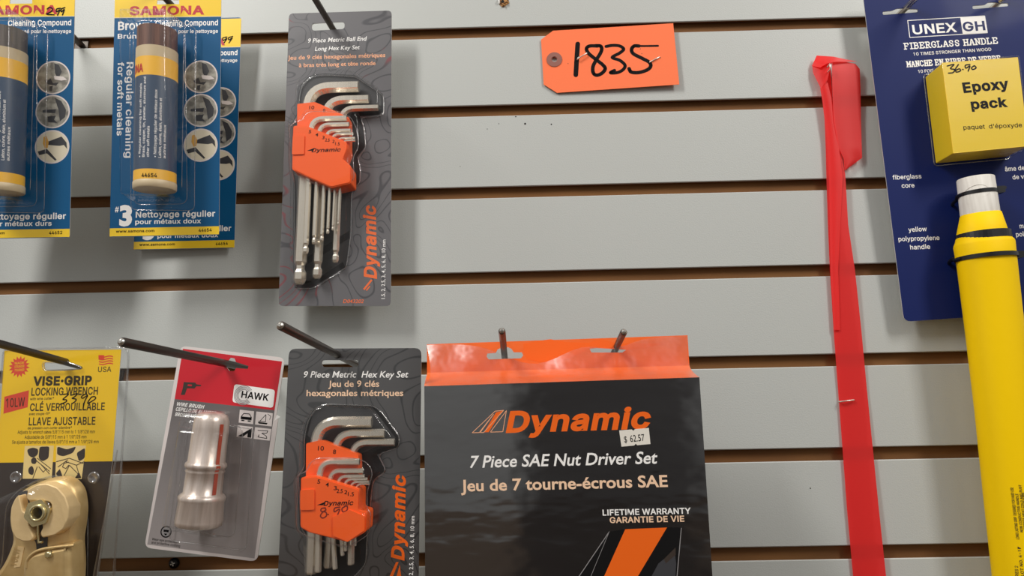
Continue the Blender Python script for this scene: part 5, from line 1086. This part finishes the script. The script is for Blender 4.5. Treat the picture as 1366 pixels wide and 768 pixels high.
    cs.tube([(*cr[0], 1.5), (*cr[1], 3.0), (*ed, 3.0)], [.5, 2.0, 2.2], M['clear_rim'], 8)
    dm = ZH([(15, 700), (28, 480), (40, 350), (110, 270), (240, 205), (340, 188), (430, 225), (490, 310), (508, 420), (505, 900), (-60, 900)])
    dp = round_poly(qs(dm, 1.6), 8, 4)
    cs.dome(dp, 1.6, 33, M['clear'], 9, 5)
    cs.tube([(a, b, 2) for a, b in dp], .5, M['clear_rim'], 6, closed=True)
    for cx, cy in ((20.9, 636.4), (124.8, 637)):
        c = q(cx, cy, 2); cs.loft([[(a, b, h) for a, b in disc(c, r, 20)] for r, h in ((4.6, 1.6), (4.2, 2.6), (3.0, 2.9), (2.6, 2.0), (1.0, 1.9))], M['clear_rim'], smooth=True)
    cs.build('clear_shell', root, 'clear plastic clamshell')
wrench_pack()

# ------------------------------------------------------------------ nut driver box
FN = Frame(25.11, 100, -41.52, -0.13, 1.38, -4.16)
def driver_box():
    root = thing('nut_driver_box', 'large black box with an orange hanging flap, wrapped in clear film, on two hooks', 'box', FN)
    q, qs = FN.px, FN.pxs
    TH = -34.0
    tl, tr = q(566, 515), q(933, 503)
    bt = q(750, 768)[1] - 60
    bl_, br_ = (q(567, 768)[0], bt), (q(948.5, 768)[0] + 1, bt)
    mb = MB()
    mb.plate([bl_, br_, tr, tl], TH, 0, M['box_black'])
    pr = Print(FN, mb, 0)
    Z4 = lambda pts: zz(pts, 560, 430, 3.503)
    Z5_ = lambda pts: zz(pts, 560, 580, 3.503)
    OR = M['box_logo']
    pr.t('Dynamic', (674.5, 575.8), (869.5, 570), 27.5, OR, .046, .2, dh=.08, font='G')
    pr.p(Z4([(300, 513), (356, 420), (392, 411), (375, 428), (322, 512)]), OR, .08)
    pr.l(Z4([(245, 515), (352, 414), (392, 410), (298, 514), (282, 514), (345, 428), (278, 514), (245, 515)]), .8, M['peach_print'], .1, False)
    pr.l(Z4([(330, 512), (405, 411), (388, 510), (330, 512)]), .8, M['peach_print'], .1, False)
    pr.t('7 Piece SAE Nut Driver Set', (627, 623.6), (877.5, 617.8), 15.6, M['white'], .016, .2, dh=.08)
    pr.t('Jeu de 7 tourne-écrous SAE', (615, 655), (891, 648.8), 15, M['pale_peach'], .022, dh=.08)
    pr.t('LIFETIME WARRANTY', (804, 687.2), (921.7, 684.6), 7.6, M['white'], .03, dh=.08, font='G')
    pr.t('GARANTIE DE VIE', (813.5, 697.2), (913, 695.2), 7.6, M['pale_peach'], .03, dh=.08, font='G')
    up = qs(Z5_([(960, 440), (1155, 432)])); lo = qs(Z5_([(1020, 658), (862, 658)]))
    k = 1.4
    lo = [tuple(np.array(up[1]) + (np.array(lo[0]) - np.array(up[1])) * k), tuple(np.array(up[0]) + (np.array(lo[1]) - np.array(up[0])) * k)]
    dk = lambda pts: mb.flat(qs(Z5_(pts)), .04, M['box_deep'])
    dk([(885, 452), (960, 440), (862, 658), (830, 740), (690, 740)])
    dk([(1155, 432), (1222, 432), (1195, 740), (975, 740), (1020, 658)])
    mb.flat([up[0], up[1], lo[0], lo[1]], .08, OR)
    GR = M['tray_grey']
    pr.l(Z5_([(885, 452), (690, 740)]), .9, M['swirl'], .1, False)
    pr.l(Z5_([(885, 452), (800, 658), (770, 740)]), .5, M['swirl'], .1, False)
    pr.l(Z5_([(1222, 435), (1195, 740)]), .9, M['swirl'], .1, False)
    pr.p(Z5_([(1115, 600), (1190, 540), (1198, 600), (1190, 740), (1040, 740)]), M['pic_dark'], .06)
    pr.p(Z5_([(1140, 580), (1195, 525), (1196, 560), (1150, 600)]), M['v_black'], .07)
    mb.build('box', root, 'black printed box')
    # hanging flap
    fl = MB()
    hb = TH + 2
    x0t, x1t = q(569.5, 459, hb), q(917.2, 447, hb)
    yb = q(570, 497, hb)[1]; yb1 = q(930, 487, hb)[1]
    def slot(cx, cy, sl):
        pts = [(-48, -6), (-25, -7), (-20, -18), (-8, -24), (8, -24), (18, -18), (24, -7), (46, -6), (50, 4), (44, 13), (-44, 13), (-50, 4)]
        return qs([(cx + x / 2.05, cy + (y * .42) - sl * x / 2.05) for x, y in pts], hb)
    s1 = slot(673.5, 473, .035); s2 = slot(811.5, 465.5, .035)
    s2 = qs([(786.5, 465), (802, 463.5), (807, 458), (815, 456), (824, 459), (829, 462), (836, 462), (836, 466), (830, 470), (789, 470)], hb)
    fl.plate([(x0t[0], yb), (x1t[0], yb1), x1t, x0t], hb - .5, hb, M['box_orange'], [s1, s2])
    # bare board showing where the film has pulled off
    fl.flat(qs(zz([(483, 100), (560, 85), (610, 78), (690, 92), (790, 95), (815, 85), (850, 76), (900, 92), (945, 100), (985, 96), (1140, 98), (1060, 118), (970, 128), (800, 118), (720, 160), (640, 182), (560, 185), (500, 172), (486, 140)], 560, 430, 3.503), hb), hb + .08, M['box_orange_bright'], )
    # lower part sweeps forward to the front edge
    rows = []
    for i in range(9):
        x = i / 8
        h = hb + (0 - hb) * x ** 1.6
        f = 1 - math.cos(x * math.pi / 2) * .0
        l = np.array((x0t[0], yb)) * (1 - x ** 2.2) + np.array(tl) * x ** 2.2
        r = np.array((x1t[0], yb1)) * (1 - x ** 2.2) + np.array(tr) * x ** 2.2
        vl = yb + (tl[1] - yb) * x; vr = yb1 + (tr[1] - yb1) * x
        rows.append([(l[0] + (r[0] - l[0]) * j / 12, vl + (vr - vl) * j / 12, h) for j in range(13)])
    fl.loft(rows, M['box_orange'], cap1=False, smooth=True, closed=False)
    fl.build('hanging_flap', root, 'orange cardboard flap with two hook slots')
    # stretched film from the flap's top edge to the front edge, leaving the middle open
    fm = MB()
    cols = []
    NJ = 30
    for j in range(NJ + 1):
        t = j / NJ
        top = np.array([x0t[0] + (x1t[0] - x0t[0]) * t, x0t[1] + (x1t[1] - x0t[1]) * t, hb + .6])
        bo = np.array([tl[0] + (tr[0] - tl[0]) * t, tl[1] + (tr[1] - tl[1]) * t, .5])
        sag = 10 * math.exp(-((t - .42) / .16) ** 2) + 4 * math.exp(-((t - .72) / .09) ** 2)
        top = top + np.array([0, -1.7 * sag - .5, .9 * sag * .5])
        c = []
        for i in range(10):
            s_ = i / 9
            p_ = top * (1 - s_) + bo * s_
            p_ = p_ + np.array([0, -5.5 * math.sin(s_ * math.pi), -3.0 * math.sin(s_ * math.pi) + .5 * math.sin(t * 37 + s_ * 5)])
            p_[0] += (0.5 - t) * 6 * math.sin(s_ * math.pi) * (1 if t in (0, 1) else .6)
            xf = (p_[1] - yb - (yb1 - yb) * t) / ((tl[1] - yb) * (1 - t) + (tr[1] - yb1) * t)
            floor_h = hb + (0 - hb) * min(1, max(0, xf)) ** 1.6
            p_[2] = max(p_[2], floor_h + .5)
            c.append(tuple(p_))
        cols.append(c)
    fm.loft(cols, M['film'], cap1=False, smooth=True, closed=False)
    fm.build('shrink_film', root, 'clear wrinkled film over the flap')
    st = MB()
    ps = Print(FN, st, .3)
    st.plate(qs([(826, 574), (843, 572.6), (845, 574.4), (847, 572.2), (865.5, 570.6), (867.7, 592), (850, 593.6), (848, 591.6), (846, 594), (829, 595.6)], .2), .1, .3, M['sticker'])
    ps.t('$', (833, 590), (836.8, 589.7), 8.2, M['ink'], .004, dh=.06)
    ps.t('62.57', (841, 589.4), (860.2, 587.6), 8.8, M['ink'], .004, dh=.06)
    st.build('price_sticker', root, 'white price sticker')
driver_box()

# ------------------------------------------------------------------ orange lot tag
FT = Frame(83.54, 3, 314.87, -1.62, -0.07, -1.42)
def tag_card():
    root = thing('shipping_tag', 'orange card tag with 1835 written in black marker, stapled to the wall', 'tag', FT)
    q, qs = FT.px, FT.pxs
    mb = MB()
    c = q(739.5, 79.5)
    mb.plate(qs([(721.7, 52.7), (737.7, 41), (898, 31), (906.2, 112.5), (743, 123.7), (725.2, 112.5)]), -.4, 0, M['tag'], [disc(c, 2.4, 16)])
    pr = Print(FT, mb, 0)
    Z = lambda pts: zz(pts, 740, 40, 8.5375)
    pr.l(Z([(262, 157), (250, 340), (240, 512)]), 6.6, M['ink'], .05, False)
    pr.l(Z([(490, 182), (400, 182), (362, 210), (385, 265), (475, 340), (545, 395), (575, 440), (540, 490), (480, 515), (440, 490), (435, 420), (470, 345), (520, 265), (535, 215), (520, 182), (465, 178)]), 5.2, M['ink'], .05)
    pr.l(Z([(585, 187), (660, 175), (740, 182), (785, 218), (740, 262), (655, 312), (740, 345), (800, 400), (780, 450), (720, 483), (650, 490), (637, 482), (680, 460)]), 4.7, M['ink'], .05)
    pr.l(Z([(1175, 180), (1050, 182), (960, 182)]), 3.0, M['ink'], .05)
    pr.l(Z([(960, 182), (905, 182), (875, 220), (895, 270), (1000, 325), (1080, 370), (1090, 420), (1040, 460), (950, 485), (870, 478), (847, 440)]), 5.2, M['ink'], .06)
    for x, y in ((975, 215), (992, 268), (1205, 315), (152, 382)):
        pr.p(disc(zz([(x, y)], 740, 40, 8.5375)[0], .55, 8), M['v_black'], .05)
    mb.build('card', root)
    ey = MB()
    N = 28
    rg = lambda r, h: [(a, b, h) for a, b in disc(c, r, N)]
    ey.loft([rg(7.0, 0), rg(7.0, .5), rg(2.9, .6), rg(2.4, .2), rg(2.4, -.3)], M['eyelet'], cap1=False)
    ey.build('reinforcing_eyelet', root, 'brown fibre eyelet')
tag_card()
def staple(label, a, b, dep, group):
    p, r = wall_pt(*a, dep), wall_pt(*b, dep)
    fr = Frame((p[0] + r[0]) / 2, 0, (p[2] + r[2]) / 2 - CAMZ)
    A, B = fr.local(p), fr.local(r)
    mb = MB()
    mb.tube([(A[0], A[1], -3), (A[0], A[1], A[2] - .3), (A[0] * .93, A[1] * .93, A[2]), (B[0] * .93, B[1] * .93, B[2]), (B[0], B[1], B[2] - .3), (B[0], B[1], -3)], .55, M['staple'], 8)
    o = mb.build('staple'); o.matrix_world = fr.matrix()
    o['label'] = label; o['category'] = 'staple'; o['group'] = group
staple('thin wire staple between the 1 and the 8 of the orange tag', (770.5, 78.3), (783, 70.8), 4.6, 'wire staples')
staple('thin wire staple across the 5 of the orange tag', (867, 82.8), (880, 75.8), 4.6, 'wire staples')

# ------------------------------------------------------------------ red tape
def tape():
    o0 = wall_pt(1115, 80, 0)
    fr = Frame(o0[0], 0, o0[2] - CAMZ)
    root = thing('flagging_tape', 'strip of translucent red plastic tape hanging folded at its top', 'tape', fr)
    Z = lambda pts: zz(pts, 1060, 50, 3.075)
    def sheet(mb, rows):
        """rows of (left px, right px, left depth, right depth)"""
        rr = []
        for l, r, dl, dr in rows:
            n = 6; row = []
            for j in range(n + 1):
                t = j / n
                p = fr.local(wall_pt(l[0] + (r[0] - l[0]) * t, l[1] + (r[1] - l[1]) * t, dl + (dr - dl) * t + .8 * math.sin(t * math.pi)))
                row.append(p)
            rr.append(row)
        mb.loft(rr, M['tape'], cap1=False, smooth=True, closed=False)
    a = MB()
    # long strip: slightly folded double along its left part
    sheet(a, [((1087, 80), (1108.5, 84), 2, 3), ((1090, 100), (1108, 96), 3, 4), ((1095, 118), (1110, 125), 3, 5), ((1100, 160), (1113, 160), 3, 5), ((1101.5, 200), (1121, 200), 3, 5), ((1102.5, 240), (1127.5, 232), 2, 5),
              ((1104.5, 300), (1131.5, 300), 2, 5), ((1107, 360), (1140.5, 360), 2, 4), ((1112, 440), (1149, 440), 2, 3), ((1118, 520), (1156.5, 520), 1.5, 2), ((1124, 600), (1164.5, 600), 2, 3), ((1130, 680), (1172.5, 680), 2, 4), ((1138, 768), (1182, 768), 2, 5), ((1146, 850), (1191, 850), 2, 5)])
    a.build('tape_strip', root)
    b = MB()
    sheet(b, [((1094, 118), (1104, 110), 6, 8), ((1098, 140), (1109.5, 132), 5.5, 7), ((1103, 180), (1117, 180), 5, 6), ((1106, 240), (1124, 235), 4.5, 6), ((1107, 300), (1121, 300), 4, 5), ((1108, 360), (1118, 360), 3.5, 4.5), ((1112.2, 440), (1121, 440), 3, 3.5)])
    b.build('inner_fold', root)
    c = MB()
    sheet(c, [((1110, 79), (1141, 85), 8, 6), ((1110, 100), (1147, 92), 9, 6), ((1110.5, 125), (1148, 120), 8, 5), ((1112, 160), (1148.5, 160), 7, 4), ((1118, 195), (1149.5, 195), 6, 4), ((1125.5, 212), (1150, 210.5), 6, 4), ((1126.5, 227), (1127.5, 227), 5, 5)])
    c.build('folded_end', root)
    d = MB()
    sheet(d, [((1083, 88), (1089.5, 74), 3, 4), ((1094, 90), (1112, 75.5), 9, 9), ((1101, 86), (1128, 79), 10, 9), ((1108, 83.5), (1143.5, 82), 10, 7)])
    sheet(d, [((1083.5, 88), (1110, 84), 3, 9), ((1085, 98), (1108, 88), 4, 9), ((1095, 118), (1104, 106), 6, 8)])
    d.build('top_fold', root)
tape()
staple('thin wire staple pinning the red tape halfway down', (1122, 535.4), (1139.5, 533.2), 4.5, 'wire staples')
staple('small upright staple in the fold at the top of the red tape', (1107.8, 92), (1107.2, 85), 14, 'wire staples')

# ------------------------------------------------------------------ navy handle pack
FU = Frame(383.32, 16, 219.83, -2.16, 1.3, -0.72)
def handle_pack():
    root = thing('fiberglass_handle_pack', 'navy blue card with a yellow epoxy box and a yellow tool handle tied to it', 'package', FU)
    q, qs = FU.px, FU.pxs
    ZU = lambda pts: zz(pts, 1140, 0, 5.907)
    ZV = lambda pts: zz(pts, 1160, 220, 3.49)
    tl, tr, br_, bl_ = qs([(1150.5, -12), (1366, -27), (1439, 413), (1206, 429)])
    sl1 = round_poly(qs(ZU([(220, 92), (300, 84), (330, 68), (400, 66), (430, 72), (498, 72), (498, 96), (222, 118)])), 2, 3)
    sl2 = round_poly(qs(ZU([(928, 46), (1030, 38), (1050, 20), (1110, 18), (1140, 28), (1210, 24), (1213, 48), (930, 72)])), 2, 3)
    mb = MB()
    mb.plate(round_poly([bl_, br_, tr, tl], 6, 4), -.8, 0, M['u_blue'], [sl1, sl2], M['slot'], M['cardback'])
    pr = Print(FU, mb, 0, 'G')
    W_ = M['white']
    pr.l([(1210.8, 27.4), (1313.5, 21.2), (1317.2, 43.7), (1213.6, 50), (1210.8, 27.4)], 1.0, W_, .06, False)
    pr.p([(1280.9, 23.3), (1313.5, 21.2), (1317.2, 43.7), (1284.3, 45.6)], W_, .06)
    pr.t('UNEX', (1218, 45.6), (1276.8, 42.2), 13.4, W_, .03, dh=.06)
    pr.t('GH', (1285, 41.6), (1314.6, 39.9), 13.2, M['u_blue'], .035, dh=.12)
    def sl(body, a, b, cap):
        p0, p1 = q(*a), q(*b)
        slab_text(mb, body, p0, p1, cap * math.hypot(p1[0] - p0[0], p1[1] - p0[1]) / math.hypot(a[0] - b[0], a[1] - b[1]), .06, W_)
    sl('FIBERGLASS HANDLE', (1206.3, 65.6), (1332.5, 57.6), 8.2)
    pr.t('10 TIMES STRONGER THAN WOOD', (1218.7, 74.2), (1322.5, 67.6), 4.4, W_, .008, dh=.06)
    sl('MANCHE EN FIBRE DE VERRE', (1210, 89.3), (1336, 81.2), 7.6)
    pr.t('10 FOIS PLUS RÉSISTANT QUE LE BOIS', (1225, 97.4), (1331, 90.6), 4.4, W_, .008, dh=.06)
    for tx, a, b in (('fiberglass', (1191, 239.4), (1229.3, 237.8)), ('core', (1203, 250.4), (1220, 249.8)), ('yellow', (1212, 309.2), (1236.5, 308)), ('polypropylene', (1198.7, 321.7), (1253.4, 319.8)), ('handle', (1214.4, 332.6), (1241, 331.6)),
                     ('âme de fibre', (1341, 228.4), (1386, 225)), ('de verre', (1351, 239.2), (1381, 237)), ('manche en', (1360.5, 304.4), (1396, 301.6)), ('polypropylène', (1355.6, 315.6), (1408, 311.6)), ('jaune', (1371, 326), (1390, 324.6))):
        pr.t(tx, a, b, 6.2, W_, .018, dh=.06)
    mb.build('backing_card', root)
    # epoxy box
    bx = MB()
    hf = 26.0
    fq = qs([(1257, 84), (1357.6, 76.6), (1372, 194.6), (1272, 204.2)], hf)
    bq = qs([(1233, 103.6), (1339, 96), (1353, 216), (1250.6, 221)], .5)
    # keep it a true box: one outline, front face and back face the same
    cen = np.mean(np.array(fq), 0)
    bk = [tuple(p) for p in fq]
    bx.plate(round_poly(bk, .8, 2), .4, hf, M['e_yellow'])
    pe = Print(FU, bx, hf, 'G')
    BI = M['v_ink']
    pe.t('Epoxy', (1285.6, 123.4), (1346.6, 117.6), 14.2, M['ink'], .05, dh=.06)
    pe.t('pack', (1296, 145.2), (1344.6, 141.8), 13.4, M['ink'], .05, dh=.06)
    pe.t("paquet  d'époxyde", (1285.4, 172.8), (1363.6, 169.4), 6.2, M['ink'], .012, dh=.06)
    for st in ([(730, 520), (782, 508), (755, 540), (788, 548), (775, 572), (740, 576)], [(818, 508), (795, 545), (802, 568), (834, 558), (826, 542), (802, 552)], [(852, 547), (855, 548), (852, 548)],
               [(908, 508), (873, 515), (878, 537), (908, 520), (895, 560)], [(942, 518), (923, 532), (930, 548), (957, 535), (945, 518)]):
        pe.l(ZU(st), 1.8, M['ink'], .1)
    for i in (0, 1, 2, 3):
        a, b = fq[i], fq[(i + 1) % 4]
        bx.tube([(*a, hf - .2), (*b, hf - .2)], .3, M['s_yellow'], 6)
    bx.build('epoxy_box', root, 'yellow epoxy pack box')
    bl = MB()
    bo = [tuple(cen + (np.array(p) - cen) * 1.055) for p in fq]
    op = round_poly(bo, 3, 3)
    bl.dome(op, .3, hf + 1.5, M['clear'], 1.2, 1.2)
    fo = [tuple(cen + (np.array(p) - cen) * 1.12) for p in fq]
    bl.tube([(a, b, .5) for a, b in op], .5, M['clear_rim'], 6, closed=True)
    bl.build('blister', root, 'clear plastic bubble')
    # handle
    hc = 19.0
    def sect(l, r, ry):
        a, b = np.array(q(*l, hc)), np.array(q(*r, hc)); c = (a + b) / 2; w = np.linalg.norm(b - a) / 2; ex = (b - a) / (2 * w)
        return [(c[0] + ex[0] * w * math.cos(t), c[1] + ex[1] * w * math.cos(t), hc + ry * w * math.sin(t)) for t in [2 * math.pi * k / 40 for k in range(40)]]
    co = MB()
    co.loft([sect((1278.6, 239.4), (1324, 236), .78), sect((1278, 240.6), (1324.7, 237), .8), sect((1284, 296), (1333, 292), .8)], M['core'], cap0=True, smooth=True)
    # drilled hole in the core
    cc = q(1307.6, 254, hc + 12.2)
    pts = []
    rim = []
    for k in range(28):
        a = 2 * math.pi * k / 28
        rim.append((cc[0] + 7.8 * math.cos(a), cc[1] + 5.4 * math.sin(a)))
    mid = q(1303, 254, hc); hw = abs(q(1327, 254, hc)[0] - q(1280.5, 257, hc)[0]) / 2
    on = lambda u, v, k: (u, v, hc + .8 * hw * math.sqrt(max(0.05, 1 - ((u - mid[0]) / hw) ** 2)) + k)
    co.tube([on(u, v, .05) for u, v in rim], .35, M['core'], 6, closed=True)
    co.add([on(u, v, .12) for u, v in rim], [tuple(range(28))], M['core'])
    co.build('fiberglass_core', root, 'white end of the core')
    hd = MB()
    secs = [((1283.2, 287.2), (1332.8, 283.4), .74), ((1282.6, 288.4), (1333.4, 284), .78), ((1279, 309), (1340.5, 306), .78), ((1278.4, 313), (1341.5, 309.5), .78), ((1277, 322), (1345, 317), .78), ((1275.2, 326.6), (1349.4, 321), .76), ((1275, 329), (1350, 323), .78),
            ((1279.6, 355), (1353, 350), .78), ((1290.4, 440), (1362.4, 436), .78), ((1303.5, 550), (1376, 547), .78), ((1315, 660), (1391, 657), .78), ((1327, 768), (1408, 766), .78), ((1337, 850), (1423, 848), .78)]
    hd.loft([sect(*s_) for s_ in secs], M['poly_yellow'], cap0=True, smooth=True)
    # vertical small print on the grip
    A0, B0 = np.array(q(1303.5, 550, hc)), np.array(q(1376, 547, hc)); A1, B1 = np.array(q(1327, 768, hc)), np.array(q(1408, 766, hc))
    def onh(u, v):
        t = (v - A0[1]) / (A1[1] - A0[1]); a = A0 + (A1 - A0) * t; b = B0 + (B1 - B0) * t; c = (a + b) / 2; w = np.linalg.norm(b - a) / 2
        x = max(-.97, min(.97, (u - c[0]) / w)); return (u, v, hc + .78 * w * math.sqrt(1 - x * x) + .15)
    hh = hc + 15
    for tx, a, b in (('LONG LASTING GRIP  DESIGNED FOR HARD USE', (1359.4, 719), (1351.6, 650)), ('NON CONDUCTIVE HANDLE', (1363.4, 709), (1357, 658)), ('RESISTS HEAT COLD AND RUST', (1367.2, 705), (1360.5, 646)), ('MADE WITH CARE', (1371, 705), (1364.4, 656)), ('LOT NO. 4-17', (1365.5, 768), (1361, 729)), ('SERIES 2', (1360.5, 776), (1359, 755))):
        hd.text(tx, q(*a, hh), q(*b, hh), 1.7, 0, M['v_ink'], .02, warp=onh, font='G')
    hd.build('grip', root, 'yellow polypropylene handle')
    rb = MB()
    def band(l0, r0, l1, r1, grow, m):
        s0, s1 = sect(l0, r0, .8), sect(l1, r1, .8)
        g = lambda s_, k: [tuple(np.mean(np.array(s_), 0) + (np.array(p) - np.mean(np.array(s_), 0)) * k) for p in s_]
        rb_ = [g(s0, .96), g(s0, grow), g(s1, grow), g(s1, .96)]
        return rb_
    rb.loft(band((1278.4, 313), (1344, 308.4), (1279, 324), (1345.6, 318.2), 1.03, M['tie']), M['tie'], cap1=False)
    rb.build('rubber_ring', root, 'black ring round the grip')
    def tie(l, r, wpx, head, loop):
        t = MB()
        wv = wpx * .31
        s_ = sect(l, r, .8); mid_ = np.mean(np.array(s_), 0)
        g = [tuple(mid_ + (np.array(p) - mid_) * np.array([1.03, 1, 1.04])) for p in s_]
        front = [p for p in g if p[2] > 3]
        lp = q(*loop, 6)
        up = [(p[0], p[1] + wv, p[2]) for p in g]; dn = [(p[0], p[1] - wv, p[2]) for p in g]
        t.loft([up, dn], M['tie'], cap1=False, smooth=True)
        inn = [(mid_[0] + (p[0] - mid_[0]) * .96, p[1], mid_[2] + (p[2] - mid_[2]) * .96) for p in g]
        t.loft([[(p[0], p[1] + wv, p[2]) for p in inn], up], M['tie'], cap1=False); t.loft([dn, [(p[0], p[1] - wv, p[2]) for p in inn]], M['tie'], cap1=False)
        # strap back to the card on the left
        a = g[20]
        t.tube([(a[0] + 1, a[1], a[2] + 4), (a[0] - .8, a[1] - .3, a[2] - 2), (lp[0], lp[1], 9), (lp[0] - .2, lp[1] - 1.2, 4), (lp[0] + 1.0, lp[1] - 2.2, .6)], [wv * .9] * 5, M['tie'], 8)
        hp = q(*head, 20)
        t.plate(round_poly([(hp[0] - 4.2, hp[1] - 3), (hp[0] + 3.6, hp[1] - 2.4), (hp[0] + 4, hp[1] + 3), (hp[0] - 4, hp[1] + 3)], .8, 3), 16, 22, M['tie'])
        t.plate(round_poly([(hp[0] + 3, hp[1] + .2), (hp[0] + 5.6, hp[1] + .6), (hp[0] + 5.6, hp[1] + 2.8), (hp[0] + 3, hp[1] + 2.8)], .4, 2), 17, 21, M['tie'])
        t.tube([(hp[0] + 3, hp[1], 18), (hp[0] + 4, hp[1] - .5, 8), (hp[0] + 3, hp[1] - .5, .5)], wv * .8, M['tie'], 8)
        t.build('zip_tie', root, 'black nylon zip tie')
    tie((1280.6, 260.6), (1327.6, 256), 5, (1333, 253.4), (1273.5, 268))
    tie((1278.2, 346), (1353.4, 341), 5.4, (1358, 340), (1269, 346))
handle_pack()
